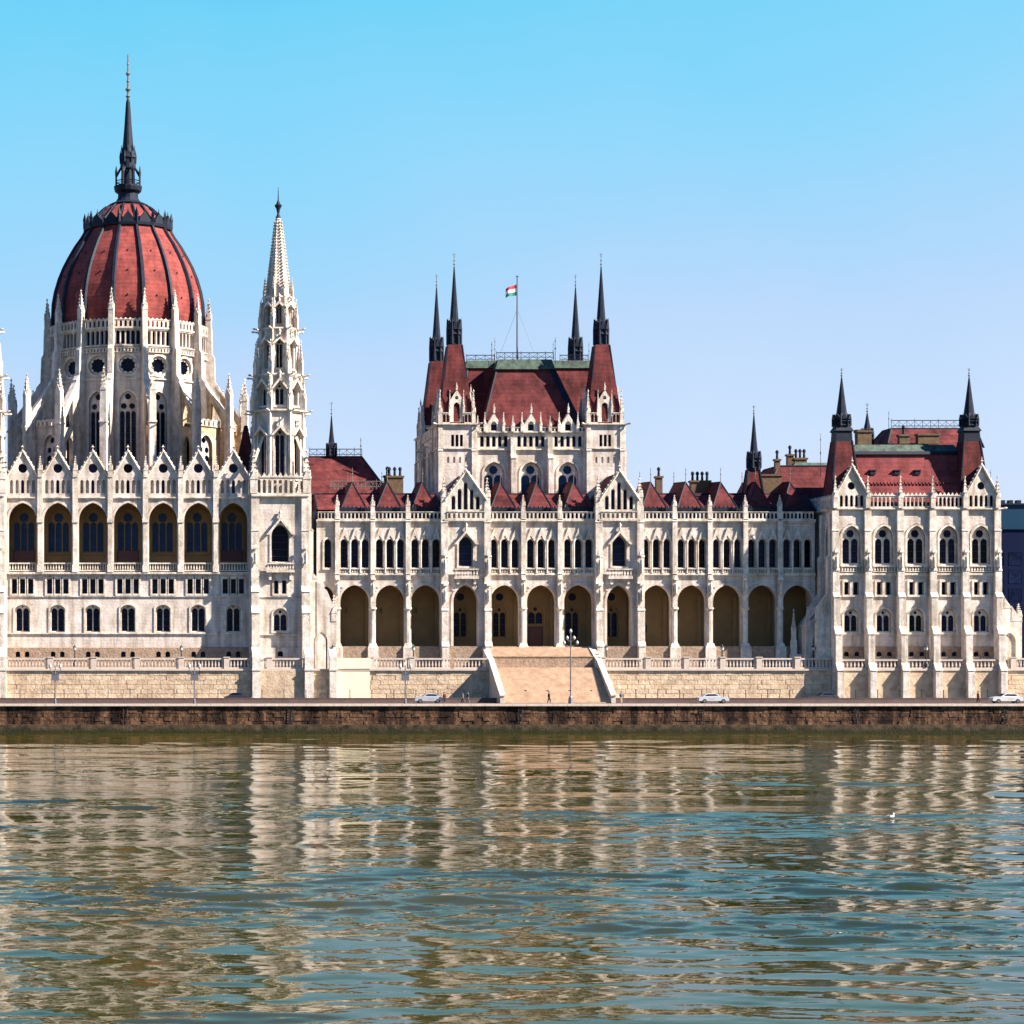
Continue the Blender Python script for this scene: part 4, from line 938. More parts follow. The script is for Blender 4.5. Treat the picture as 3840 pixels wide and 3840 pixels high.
# ------------------------------------------------------------------ arcaded river front (centre and right)
PB = [1264, 1397, 1529, 1663, 1824, 1961, 2098, 2240, 2395, 2528, 2660, 2793, 2923, 3056]
XB = [X(p) for p in PB]
GB = (3, 7)
def wing_bay(i):
    u0, u1 = XB[i], XB[i+1]; c = (u0+u1)/2; gb = i in GB
    yf = -0.9 if gb else 0.0; fr = FR(yf)
    hw = 1.95 if gb else 2.25
    b = MB()
    panel(b, fr, rect(u0, u1, ZF(2424), ZF(2172 if gb else 2153)), [hole(c, ZF(2424)+0.02, ZF(2194), hw, 2.5, 1.1 - yf)])
    b.prism(fr, arch(c, ZF(2424)+0.01, ZF(2194)+0.42, hw+0.35, 2.95), [arch(c, ZF(2424)+0.02, ZF(2194), hw, 2.5)], 0.0, 0.15, back=False)
    for d in (-1, 1): b.prism(fr, circ(c+d*(hw-0.1), ZF(2206), 0.42, 12), [circ(c+d*(hw-0.1), ZF(2206), 0.22, 12)], 0.0, 0.14, back=False)
    part(b, 'arcade_arch', STONE, B)
    b = MB()
    if gb:
        hs = [hole(c, ZF(2125), ZF(2011), 1.12, 1.4, 0.9, 0.2)]
        panel(b, fr, rect(u0, u1, ZF(2172), ZF(1955)), hs)
        window(fr, c, ZF(2125), ZF(2011), 1.12, 1.4, 2, 'plain', 0.6, hood=0.9, mul=0.07)
        w = MB(); w.prism(fr, rect(c-1.9, c+1.9, ZF(2172), ZF(2164)), [], 0, 0.9)
        for d in (-1.3, 1.3): w.prism(fr, rect(c+d-.2, c+d+.2, ZF(2192), ZF(2172)), [], 0.16, 0.6)
        part(w, 'balcony', TRIM, B); balustrade(fr, c-1.85, c+1.85, ZF(2164), ZF(2134), 0.75)
    else:
        hs = [hole(c+d, ZF(2129), ZF(2021), 0.58, 0.62, 0.75, 0.08) for d in (-1.65, 0, 1.65)]
        hs += [(circ(c+d, ZF(1996), 0.34, 10), circ(c+d, ZF(1996), 0.28, 10), 0.3, True) for d in (-1.65, 0, 1.65)]
        panel(b, fr, rect(u0, u1, ZF(2153), ZF(1955)), hs)
        for d in (-1.65, 0, 1.65): window(fr, c+d, ZF(2129), ZF(2021), 0.58, 0.62, 1, 'single', 0.5)
        w = MB()
        for d in (-1.65, 0, 1.65):
            w.prism(fr, [(c+d-0.75, ZF(2030)), (c+d-0.55, ZF(2030)), (c+d, ZF(2008)), (c+d+0.55, ZF(2030)), (c+d+0.75, ZF(2030)), (c+d, ZF(1978))], [], 0, 0.22)
        for d in (-0.825, 0.825): w.ring(c+d, -0.35, 8, [(0.2, ZF(2149)), (0.14, ZF(2140)), (0.13, ZF(2040)), (0.22, ZF(2032)), (0.2, ZF(2026))], 0)
        part(w, 'window_gablets', TRIM, B)
        balustrade(fr, u0+0.35, u1-0.35, ZF(2151), ZF(2132), 0.22, gap=0.36)
    part(b, 'upper_wall', STONE, B)
    cornice(fr, u0, u1, ZF(2161), ZF(2151), 0.42, 'string_course') if not gb else cornice(fr, u0, u1, ZF(2160), ZF(2154), 0.2, 'string_course')
    cornice(fr, u0, u1, ZF(1961), ZF(1948), 0.5)
    gallery(fr, u0+0.35, u1-0.35, ZF(1948), ZF(1917), 0.25, 8, 0.2, crest=False)
    b = MB(); b.prism(fr, rect(u0, u1, 9.0, ZF(2424)), [], -0.5 + (0 if not gb else 0), 0.55); part(b, 'plinth', BROWN, B)
    # arcade room
    w = MB()
    for uu in (u0+0.35, u1-0.35): w.box(uu-0.3, uu+0.3, 4.2, 4.6, 12.5, ZF(2230))
    w.box(u0+0.65, u1-0.65, 4.35, 4.6, 12.5, 13.4) if i != 5 else None
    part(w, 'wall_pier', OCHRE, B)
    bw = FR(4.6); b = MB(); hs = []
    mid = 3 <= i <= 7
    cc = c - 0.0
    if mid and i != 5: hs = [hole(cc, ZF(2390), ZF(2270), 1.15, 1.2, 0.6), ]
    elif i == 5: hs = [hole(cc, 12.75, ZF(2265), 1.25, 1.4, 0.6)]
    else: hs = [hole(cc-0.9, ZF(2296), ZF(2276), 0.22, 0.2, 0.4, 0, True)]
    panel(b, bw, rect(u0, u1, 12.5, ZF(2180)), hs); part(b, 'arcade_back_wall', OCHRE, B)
    if mid and i != 5:
        window(bw, cc, ZF(2390), ZF(2270), 1.15, 1.2, 2, 'plain', 0.35, mul=0.2, stone=OCHRE, sm=OCHRE)
        q = MB(); q.add([bw.p(u, v, 0.03) for u, v in circ(cc, ZF(2236), 0.6)], [tuple(range(16))]); part(q, 'round_window', GLASS, B)
    if i == 5:
        window(bw, cc, ZF(2340), ZF(2265), 1.25, 1.4, 2, 'plain', 0.3, stone=OCHRE, sm=OCHRE)
        q = MB(); q.box(cc-1.2, cc+1.2, 4.9, 5.1, 12.6, ZF(2342)); d = part(q, 'door', DOORM, B)
        q = MB(); q.box(cc-0.03, cc+0.03, 4.87, 4.9, 12.6, ZF(2342)); q.box(cc-1.0, cc-.2, 4.86, 4.9, 13.0, 14.6); q.box(cc+.2, cc+1.0, 4.86, 4.9, 13.0, 14.6); subpart(q, 'door_panel', DOORM, d)
    if i == 8:
        q = MB(); q.box(cc-1.0, cc-0.35, 4.5, 4.62, ZF(2370), ZF(2342)); part(q, 'notice_board', IRON, B)
    # roof
    if not gb:
        e = 0.6 if i < 3 else 0.0
        z0, z1 = Z(1905, 1.5), Z(1809, 4)
        b = MB(); xs0, xs1 = c-1.95, c+1.95
        b.add([(xs0,1.0,z0),(xs1,1.0,z0),(c,3.6,z1),(xs0,13,z0),(xs1,13,z0),(c,11,z1+0.4)], [(0,1,2),(0,2,5,3),(1,4,5,2),(3,5,4)])
        o = part(b, 'gablet_roof', ROOF, B)
        h = MB()
        h.bar((xs0,1.0,z0), (c,3.6,z1), 0.13, 0.1, 4); h.bar((xs1,1.0,z0), (c,3.6,z1), 0.13, 0.1, 4); h.bar((c,3.6,z1), (c,11,z1+0.4), 0.12, 0.12, 4)
        h.box(u0, u1, 0.75, 1.1, z0-0.5, z0-0.05)
        for k in range(7): h.ring(xs0+0.4+k*0.65, 0.85, 4, [(0.12, z0-0.1), (0.15, z0+0.1), (0.02, z0+0.35)], 0)
        subpart(h, 'ridge_capping', SLATE, o)
        rod(c, 3.6, z1, z1+2.3); rod(c, 10.8, z1+0.4, z1+2.3)
    else:
        z0, z1 = ZF(1917), Z(1769, yf); zb = Z(1866, yf)
        b = MB(); hv = (u1-u0)/2-0.35
        hs = []
        for k in (-2, -1, 0, 1, 2):
            t = Z(1806+abs(k)*26, yf); hs.append((arch(c+k*0.95, z0+0.2, t, 0.31, 0.4), arch(c+k*0.95, z0+0.2, t, 0.28, 0.38), 0.5, True))
        panel(b, FR(yf+0.1), [(c-hv, ZF(1948)), (c+hv, ZF(1948)), (c+hv, zb), (c, z1), (c-hv, zb)], hs)
        part(b, 'gable', TRIM, B)
        for k in (-2, -1, 0, 1, 2):
            q = MB(); t = Z(1806+abs(k)*26, yf); q.add([FR(yf+0.1).p(u, v, -0.42) for u, v in rect(c+k*0.95-0.27, c+k*0.95+0.27, z0+0.25, t-0.25)], [(0,1,2,3)])
            part(q, 'gable_window', GLASS, B)
        q = MB()
        for sgn in (-1, 1):
            e = Vector((c+sgn*(hv+0.25), yf-0.1, zb-0.4)); t = Vector((c, yf-0.1, z1+0.2)); q.bar(e, t, 0.22, 0.22, 4)
            for k in range(1, 7):
                p_ = e.lerp(t, k/7); q.ring(p_.x, p_.y, 4, [(0.02, p_.z+0.1), (0.2, p_.z+0.32), (0.02, p_.z+0.5)], 0)
        q.ring(c, yf-0.1, 4, [(0.2, z1), (0.1, z1+0.6), (0.34, z1+0.85), (0.1, z1+1.0), (0.02, z1+1.7)], pi/4)
        part(q, 'gable_coping', TRIM, B)
        r = MB(); r.add([(c-hv-.1,yf+.3,zb-0.1),(c,yf+.3,z1-0.1),(c+hv+.1,yf+.3,zb-0.1),(c-hv-.1,8,zb-0.1),(c,8,z1-0.1),(c+hv+.1,8,zb-0.1)], [(0,1,4,3),(1,2,5,4)]); part(r, 'gable_roof', ROOF, B)
for i in range(len(XB)-1): wing_bay(i)
for i, u in enumerate(XB[:-1]):
    big = i in (3, 4, 7, 8)
    if not big:
        w = MB()
        w.ring(u, -0.15, 4, [(1.15, 9.0), (1.15, ZF(2428)), (0.95, ZF(2424)), (0.75, ZF(2412))], pi/4)
        w.ring(u, -0.15, 8, [(0.46, ZF(2412)), (0.40, ZF(2400)), (0.38, ZF(2292)), (0.66, ZF(2284)), (0.62, ZF(2278))], pi/8)
        part(w, 'column', TRIM, B)
        buttress(F0, u, 0.72, [(ZF(2278), ZF(2152), 0.65), (ZF(2152), ZF(1955), 0.6), (ZF(1955), ZF(1917), 0.5)], name='pier', niche=[(ZF(2222), ZF(2160), 0.6)])
        pinnacle(u, -0.1, ZF(1917), 0.62, 2.6)
    else:
        buttress(F0, u, 1.05, [(9.0, ZF(2424), 2.4), (ZF(2424), ZF(2290), 1.9), (ZF(2290), ZF(2190), 1.7), (ZF(2190), ZF(2090), 1.5), (ZF(2090), ZF(1960), 1.35), (ZF(1960), ZF(1900), 1.2)], name='buttress', niche=[(ZF(2145), ZF(2060), 1.5), (ZF(2250), ZF(2180), 1.7)])
        pinnacle(u, -0.5, ZF(1900), 0.9, 4.6)
w = MB(); w.box(XB[0]-3, XB[-1], 1.05, 4.8, 12.3, ZF(2424)); part(w, 'arcade_floor', PAVE, B)
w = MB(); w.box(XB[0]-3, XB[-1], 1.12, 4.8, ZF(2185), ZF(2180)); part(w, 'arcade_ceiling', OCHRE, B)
w = MB(); w.box(XB[0]-3.5, XB[-1], 1.0, 24, ZF(2170), ZF(1915)); part(w, 'wing_core', SLATE, B)
# bay hidden behind the tower
w = MB(); w.box(XB[0]-4.5, XB[0], 4.6, 4.9, 9.0, ZF(2170)); w.box(XB[0]-4.5, XB[0]-4.2, 0.1, 4.6, 9.0, ZF(2170)); part(w, 'arcade_back_wall', OCHRE, B)
w = MB(); panel(w, F0, rect(XB[0]-3.2, XB[0], ZF(2424), ZF(1955)), [hole(X(1230), ZF(2129), ZF(2021), 0.58, 0.62, 0.75, 0.08), hole(X(1230)-0.2, ZF(2424)+.02, ZF(2198), 1.2, 2.0, 1.0)]); part(w, 'upper_wall', STONE, B)
window(F0, X(1230), ZF(2129), ZF(2021), 0.58, 0.62, 1, 'single', 0.5)
cornice(F0, XB[0]-3.2, XB[0], ZF(1961), ZF(1948), 0.5); gallery(F0, XB[0]-3.0, XB[0]-0.4, ZF(1948), ZF(1917), 0.25, 5, 0.2, crest=False)

# roofs behind the left part of the wing
hiproof('wing_roof', X(1100, 10), X(1475, 10), 8, 26, Z(1880, 10), Z(1714, 17), X(1100, 17), X(1357, 17), 16.8, 17.2, ROOF)
cresting(X(1160, 17), X(1357, 17), 17, Z(1714, 17), 1.3)
cresting(X(1240, 6), X(1440, 6), 6, Z(1836, 6), 1.3, post=0.6, m=GOLD)
needle(X(1243, 17), 17, (Z(1714, 17), Z(1668, 17), Z(1560, 17), Z(1506, 17), 0.75, 0.5))
rod(X(1353, 17), 17, Z(1714, 17), Z(1640, 17)); 
chimney(X(1480, 10), 10, Z(1860, 10), 2.6, 1.4, 3.2, 3)
chimney(X(1452, 14), 14, Z(1820, 14), 1.0, 1.0, 1.6, 1)
# roofs behind the right part
chimney(X(2470, 9), 9, Z(1870, 9), 1.0, 1.0, 3.6, 1)
chimney(X(2624, 10), 10, Z(1870, 10), 3.1, 1.2, 2.9, 4)
chimney(X(2890, 8), 8, Z(1880, 8), 3.2, 1.2, 4.3, 0)
chimney(X(2914, 14), 14, Z(1800, 14), 0.8, 0.8, 3.4, 1)
chimney(X(2962, 16), 16, Z(1745, 16), 1.0, 0.9, 1.8, 1)
chimney(X(3000, 16), 16, Z(1745, 16), 2.0, 0.9, 1.2, 3)
hiproof('wing_roof', X(2850, 10), X(3200, 10), 9, 24, Z(1900, 10), Z(1752, 16), X(2905, 16), X(3200, 16), 14, 22, ROOF)
w = MB(); w.box(X(2960, 16), X(3120, 16), 14, 22, Z(1752, 16), Z(1738, 16), 0.5); part(w, 'copper_roof', GREEN, B)
hiproof('turret_roof', X(2790, 6), X(2862, 6), 5, 8, Z(1890, 6), Z(1762, 6), X(2806, 6), X(2848, 6), 5.8, 7.2, ROOF)
needle(X(2827, 6.5), 6.5, (Z(1762, 6), Z(1700, 6), Z(1555, 6), Z(1518, 6), 0.95, 0.6))
for a_, b_ in ((XB[0]-3, XB[3]-0.3), (XB[4]+0.3, XB[7]-0.3), (XB[8]+0.3, XB[13]+0.5)):
    hiproof('wing_slope_roof', a_, b_, 1.3, 20, Z(1912, 1.5), Z(1852, 6), a_+0.01, b_-0.01, 6.5, 15, ROOF)

# ------------------------------------------------------------------ central block with four spires
YC = 7.8; fc = FR(YC); qc = lambda py: Z(py, YC)
cx0, cx1 = X(1643, YC), X(2341, YC); tw0, tw1 = X(1785, YC), X(2203, YC)
mx = (cx0+cx1)/2
bys = [X(1785, YC) + (tw1-tw0)*k/3 for k in range(4)]
for k in range(3):
    u0, u1 = bys[k], bys[k+1]; c = (u0+u1)/2
    b = MB(); fr = FR(YC+0.6)
    hs = [hole(c, 28, qc(1731), 1.65, 2.0, 0.9, 0.25)]
    panel(b, fr, rect(u0, u1, 27, qc(1684)), hs); part(b, 'upper_wall', STONE, B)
    window(fr, c, 28, qc(1731), 1.65, 2.0, 2, 'rose', 0.6, mul=0.2, glass=BLUEGL)
    b = MB(); panel(b, fr, rect(u0, u1, qc(1684), qc(1620)), [hole(c+j*0.95, qc(1674), qc(1633), 0.3, 0.3, 0.7, 0, True) for j in (-2, -1, 0, 1, 2)])
    part(b, 'attic_wall', TRIM, B)
    q = MB(); q.add([fr.p(u, v, -0.6) for u, v in rect(c-2.3, c+2.3, qc(1674), qc(1633))], [(0,1,2,3)]); part(q, 'attic_pane', GLASS, B)
    cornice(fr, u0, u1, qc(1690), qc(1682), 0.4); cornice(fr, u0, u1, qc(1624), qc(1618), 0.4)
    b = MB(); gh = 1.45
    panel(b, FR(YC+0.5), [(c-gh, qc(1618)), (c+gh, qc(1618)), (c+gh, qc(1605)), (c, qc(1548)), (c-gh, qc(1605))], [(arch(c, qc(1614), qc(1578), 0.5, 0.7), arch(c, qc(1614), qc(1578), 0.45, 0.65), 0.4, True)])
    b.add([FR(YC+0.5).p(u, v, w_) for w_ in (0, -1.6) for u, v in ((c-gh, qc(1605)), (c, qc(1548)), (c+gh, qc(1605)))], [(0,1,4,3),(1,2,5,4)])
    part(b, 'dormer_gable', TRIM, B)
    q = MB(); q.add([FR(YC+0.5).p(u, v, -0.3) for u, v in rect(c-0.45, c+0.45, qc(1613), qc(1590))], [(0,1,2,3)]); part(q, 'dormer_pane', GLASS, B)
    pinnacle(c, YC+0.4, qc(1548), 0.32, 1.6)
    for d in (-1.5, 1.5): pinnacle(c+d, YC+0.3, qc(1618), 0.42, 3.2)
    pinnacle(u0 if k else u0+0.3, YC+0.2, qc(1618), 0.5, 2.6)
    gallery(FR(YC+0.6), u0+0.2, c-1.6, qc(1618), qc(1600), 0.2, 2, 0.16, crest=False); gallery(FR(YC+0.6), c+1.6, u1-0.2, qc(1618), qc(1600), 0.2, 2, 0.16, crest=False)
for u in bys[1:3]: buttress(FR(YC+0.6), u, 0.8, [(27, qc(1720), 1.3), (qc(1720), qc(1640), 0.8)])
def corner_tower(c, yf, front=True):
    s = 3.03; fr = Frame(c, yf); zt = qc(1588)
    for a in range(4):
        f4 = Frame(c + s*sin(a*pi/2), yf+s - s*cos(a*pi/2), a*pi/2)
        b = MB()
        hs = [hole(j*0.7, qc(1674), qc(1630), 0.24, 0, 0.5, 0, True) for j in (-1, 0, 1)]
        hs += [hole(j*0.95, qc(1736), qc(1713), 0.17, 0.15, 0.3, 0, True) for j in (-1.5, -0.5, 0.5, 1.5)]
        panel(b, f4, rect(-s, s, 27, zt), hs); part(b, 'turret_wall', STONE, B)
        q = MB(); q.add([f4.p(u, v, -0.4) for u, v in rect(-1.0, 1.0, qc(1674), qc(1630))], [(0,1,2,3)]); part(q, 'turret_pane', GLASS, B)
        cornice(f4, -s, s, qc(1686), qc(1680), 0.25, 'string_course'); cornice(f4, -s-0.1, s+0.1, zt-0.35, zt, 0.45)
        # dormer with gable on each face
        b = MB(); g = 1.05; f5 = Frame(*(f4.p(0, 0, -0.35))[:2], a*pi/2)
        panel(b, f5, [(-g, zt), (g, zt), (g, qc(1500)), (0, qc(1460)), (-g, qc(1500))], [(arch(0, zt+0.3, qc(1508), 0.5, 0.6), arch(0, zt+0.3, qc(1508), 0.45, 0.55), 0.5, True), (circ(0, qc(1490), 0.3, 10), circ(0, qc(1490), 0.26, 10), 0.4, True)])
        b.add([f5.p(u, v, w_) for w_ in (0, -1.6) for u, v in ((-g, zt), (-g, qc(1500)), (0, qc(1460)), (g, qc(1500)), (g, zt))], [(0,1,6,5),(1,2,7,6),(2,3,8,7),(3,4,9,8)])
        part(b, 'dormer_gable', TRIM, B)
        q = MB(); q.add([f5.p(u, v, -0.35) for u, v in rect(-0.4, 0.4, zt+0.4, qc(1515))], [(0,1,2,3)]); part(q, 'dormer_pane', GLASS, B)
        p_ = f5.p(0, 0, 0); pinnacle(p_.x, p_.y, qc(1462), 0.26, 1.3)
        for d in (-1.1, 1.1): p_ = f5.p(d, 0, 0.05); pinnacle(p_.x, p_.y, zt+1.2, 0.32, 4.3)
        p_ = f4.p(s-0.35, 0, -0.35); pinnacle(p_.x, p_.y, zt, 0.62, 5.6)
        gallery(f5, -s+0.75, -1.2, zt, zt+1.9, 0.1, 2, 0.3, crest=False); gallery(f5, 1.2, s-0.75, zt, zt+1.9, 0.1, 2, 0.3, crest=False)
        if front: gargoyle(Frame(*(f4.p(s, 0, 0))[:2], a*pi/2+pi/4), 0, zt-0.2, 0, 1.3)
        buttress(f4, -s+0.35, 0.7, [(27, qc(1690), 0.35), (qc(1690), zt-0.4, 0.2)]); buttress(f4, s-0.35, 0.7, [(27, qc(1690), 0.35), (qc(1690), zt-0.4, 0.2)])
    cy = yf+s
    b = MB(); r = sqrt(2)
    yh = YC+s; b.ring(c, cy, 4, [(2.7*r, zt), (2.55*r, qc(1540)), (1.15*r, Z(1296, yh))], pi/4); o = part(b, 'turret_roof', ROOF, B)
    h = MB()
    for k in range(4):
        a = pi/4+k*pi/2; h.bar((c+2.6*r*sin(a), cy-2.6*r*cos(a), zt+0.3), (c+1.15*r*sin(a), cy-1.15*r*cos(a), Z(1296, yh)), 0.13, 0.1, 4)
    subpart(h, 'ridge_capping', SLATE, o)
    needle(c, cy, (Z(1300, yh)-0.1, Z(1210, yh), Z(1000, yh), Z(948, yh), 1.05, 0.72))
for c in (cx0+3.03, cx1-3.03):
    corner_tower(c, YC); corner_tower(c, YC+19.5, False)
# side walls of the block
for c, th in ((cx0+0.4, -pi/2), (cx1-0.4, pi/2)):
    f6 = Frame(c, YC+12.8, th); b = MB()
    panel(b, f6, rect(-7.2, 7.2, 27, qc(1620)), [hole(j*4.4, 28, qc(1731), 1.4, 1.8, 0.9, 0.2) for j in (-1, 0, 1)]); part(b, 'side_wall', STONE, B)
    for j in (-1, 0, 1): window(f6, j*4.4, 28, qc(1731), 1.4, 1.8, 2, 'plain', 0.6)
    gallery(f6, -6.9, 6.9, qc(1620), qc(1585), 0.1, 14, 0.2); cornice(f6, -7.2, 7.2, qc(1690), qc(1682), 0.35)
    for j in (-0.5, 0.5): buttress(f6, j*8.8, 0.8, [(27, qc(1690), 0.9), (qc(1690), qc(1640), 0.5)]); gargoyle(f6, j*8.8, qc(1660), 0.4)
w = MB(); w.box(cx0+1, cx1-1, YC+2, YC+24, 26, qc(1622)); part(w, 'block_core', SLATE, B)
# steep roofs: main roof behind, projecting mansard in front
ym = YC+11
hiproof('main_roof', X(1720, ym-2), X(2262, ym-2), YC+6, YC+19.5, qc(1615), Z(1384, ym), X(1748, ym), X(2212, ym), ym-1.6, ym+6, ROOF)
w = MB(); w.box(X(1738, ym), X(2212, ym), ym-2.0, ym+6.5, Z(1386, ym), Z(1357, ym), 0.35); part(w, 'copper_cornice', GREEN, B)
cresting(X(1745, ym), X(1850, ym), ym-1, Z(1358, ym), 1.0); cresting(X(2095, ym), X(2200, ym), ym-1, Z(1358, ym), 1.0)
yp = YC+3.2
hiproof('mansard_roof', X(1800, yp), X(2184, yp), YC+1.6, YC+12, qc(1615), Z(1382, yp+3.5), X(1862, yp+3.5), X(2068, yp+3.5), YC+6.2, YC+11, ROOF)
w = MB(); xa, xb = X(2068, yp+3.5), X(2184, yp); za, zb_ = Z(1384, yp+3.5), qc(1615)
w.add([(xa-0.6,YC+6.1,za),(xa+0.5,YC+6.15,za),(xb+0.3,YC+1.6,zb_),(xb-0.9,YC+1.5,zb_)], [(0,1,2,3)]); part(w, 'painted_shade_strip', SLATE, B)  # dark strip laid along the right hip, painting in the band of shade there
w = MB(); w.box(X(1856, yp+3), X(2080, yp+3), YC+5.6, YC+11.5, Z(1386, yp+3), Z(1348, yp+3), 0.5); part(w, 'copper_cornice', GREEN, B)
cresting(X(1862, yp+3), X(2076, yp+3), YC+6.2, Z(1348, yp+3), 1.1)
for p in (1856, 2082): rod(X(p, yp+3), YC+6.2, Z(1362, yp+3), Z(1265, yp+3))
for p in (1840, 2070, 2204): rod(X(p, ym), ym-1, Z(1360, ym), Z(1285, ym))
# flagpole and flag
fy = YC+8.5; fx = X(1940, fy)
fp_ = empty('flagpole', (fx, fy, Z(1350, fy)), 'tall thin grey flagpole on the copper roof top between the four red turrets', 'flagpole')
w = MB(); w.bar((fx, fy, Z(1350, fy)), (fx, fy, Z(1040, fy)), 0.17, 0.12, 8); part(w, 'pole', GREYM, fp_)
w = MB(); w.ring(fx, fy, 8, [(0.05, Z(1040, fy)), (0.24, Z(1037, fy)), (0.05, Z(1032, fy))], 0); part(w, 'pole_cap', GOLD, fp_)
w = MB()
for sx_ in (-1, 1): w.bar((fx, fy, Z(1160, fy)), (fx+sx_*3.2, fy, Z(1350, fy)), 0.02, 0.02, 4)
part(w, 'stay_wire', GREYM, fp_)
FRED = mat('flag_red', (0.55, 0.03, 0.04), 0.8, var=0.03); FWH = mat('flag_white', (0.8, 0.8, 0.8), 0.8, var=0.02); FGR = mat('flag_green', (0.02, 0.22, 0.13), 0.8, var=0.03)
fl = empty('flag', (fx-0.15, fy, Z(1090, fy)), 'small red, white and green flag flying from the tall rooftop flagpole', 'flag')
for j, mm in enumerate((FRED, FWH, FGR)):
    w = MB(); n = 10; pts = []
    for k in range(n+1):
        t = k/n; xx = fx-0.15-1.75*t; yy = fy+0.16*sin(t*7)*t; drop = 0.85*t*t+0.1*sin(t*5)
        for e in (0, 1): pts.append((xx, yy, Z(1067, fy)-(j+e)*(0.60-0.12*t)-drop))
    w.add(pts, [(2*k, 2*k+2, 2*k+3, 2*k+1) for k in range(n)]); part(w, 'stripe', mm, fl)

# ------------------------------------------------------------------ right pavilion
YP = -5.6; fp = FR(YP); qp = lambda py: Z(py, YP)
PP = [3117, 3239, 3361, 3482, 3603, 3725]; XP = [X(p+12, YP) for p in PP]
for i in range(5):
    u0, u1 = XP[i], XP[i+1]; c = (u0+u1)/2 + 0.12; end = i in (0, 4)
    b = MB()
    hs = [hole(c, qp(2116), qp(1972), 1.45, 1.9, 0.95, 0.4)]
    hs += [hole(c+d, qp(2231), qp(2182), 0.43, 0, 0.65) for d in (-0.7, 0.7)]
    hs += [hole(c, qp(2370), qp(2284), 1.15, 1.1, 0.8, 0.25)]
    panel(b, fp, rect(u0, u1, qp(2425), qp(1911)), hs); part(b, 'wall', STONE, B)
    window(fp, c, qp(2116), qp(1972), 1.45, 1.9, 2, 'rose', 0.65, mul=0.28)
    for d in (-0.7, 0.7): window(fp, c+d, qp(2231), qp(2182), 0.43, 0, 1, 'single', 0.45)
    window(fp, c, qp(2370), qp(2284), 1.15, 1.1, 2, 'plain', 0.55, mul=0.2)
    balustrade(fp, c-1.7, c+1.7, qp(2145), qp(2122), 0.25, gap=0.4)
    b = MB(); panel(b, fp, rect(u0, u1, 9.0, qp(2425)+.01), [hole(c+d, qp(2461), qp(2443), 0.4, 0.3, 0.5, 0, True) for d in (-0.8, 0.8)], w=0.2); part(b, 'plinth_wall', BROWN, B)
    for d in (-0.8, 0.8): q = MB(); q.add([fp.p(u, v, -0.1) for u, v in rect(c+d-0.4, c+d+0.4, qp(2461), qp(2446))], [(0,1,2,3)]); part(q, 'cellar_pane', GLASS, B)
    cornice(fp, u0, u1, qp(1914), qp(1906), 0.5)
    if end:
        b = MB(); gw = 2.2
        hs = [hole(c+j*0.78, qp(1900), qp(1857), 0.25, 0.3, 0.45, 0, True) for j in (-2, -1, 0, 1, 2)] + [(circ(c, qp(1822), 0.62), circ(c, qp(1822), 0.55), 0.5, True)]
        panel(b, FR(YP-0.1), [(u0+.1, qp(1906)), (u1-.1, qp(1906)), (u1-.1, qp(1845)), (c+gw, qp(1842)), (c, qp(1747)), (c-gw, qp(1842)), (u0+.1, qp(1845))], hs)
        part(b, 'gable', TRIM, B)
        q = MB(); q.add([fp.p(u, v, -0.25) for u, v in rect(c-1.85, c+1.85, qp(1899), qp(1858))], [(0,1,2,3)]); part(q, 'gable_window', GLASS, B); q = MB(); q.add([fp.p(u, v, -0.25) for u, v in circ(c, qp(1822), 0.54)], [tuple(range(16))]); part(q, 'oculus_pane', GLASS, B)
        q = MB()
        for sgn in (-1, 1):
            e = Vector((c+sgn*2.35, YP-0.3, qp(1848))); t = Vector((c, YP-0.3, qp(1744))); q.bar(e, t, 0.2, 0.2, 4)
            for k in range(1, 7):
                p_ = e.lerp(t, k/7); q.ring(p_.x, p_.y, 4, [(0.02, p_.z+0.1), (0.2, p_.z+0.32), (0.02, p_.z+0.5)], 0)
        q.ring(c, YP-0.3, 4, [(0.2, qp(1747)), (0.1, qp(1735)), (0.32, qp(1730)), (0.1, qp(1727)), (0.02, qp(1712))], pi/4)
        part(q, 'gable_coping', TRIM, B)
        r = MB(); r.add([(c-2.2,YP,qp(1846)),(c,YP,qp(1750)),(c+2.2,YP,qp(1846)),(c-2.2,YP+4,qp(1846)),(c,YP+4,qp(1750)),(c+2.2,YP+4,qp(1846))], [(0,1,4,3),(1,2,5,4)]); part(r, 'gable_roof', ROOF, B)
    else:
        gallery(fp, u0+0.3, u1-0.3, qp(1906), qp(1853), 0.2, 7, 0.24, crest=True)
for z0, z1, pr in ((2161, 2150, .35), (2240, 2234, .2), (2382, 2376, .25)): cornice(fp, XP[0], XP[-1], qp(z0), qp(z1), pr, 'string_course')
for i, u in enumerate(XP):
    w_ = 1.0
    buttress(fp, u, w_, [(4.2, 9.0, 3.0), (9.0, qp(2379), 2.2), (qp(2379), qp(2240), 1.35), (qp(2240), qp(2140), 0.85), (qp(2140), qp(1990), 0.6), (qp(1990), qp(1915), 0.5)], niche=[(qp(2125), qp(2055), 0.6)])
    pinnacle(u, YP-0.35, qp(1906), 0.7, 5.1)
w = MB(); w.box(XP[0], XP[-1], YP-1.9, YP+0.2, 4.0, 9.0); part(w, 'base_wall', ASHLAR, B)
w = MB(); w.box(XP[0], XP[-1], YP-2.05, YP+0.2, 8.98, 9.26); part(w, 'string_course', COPING, B)
for i in range(5): balustrade(FR(YP-1.8), XP[i]+0.5, XP[i+1]-0.5, 9.27, 10.7, 0, gap=0.5, m=COPING)
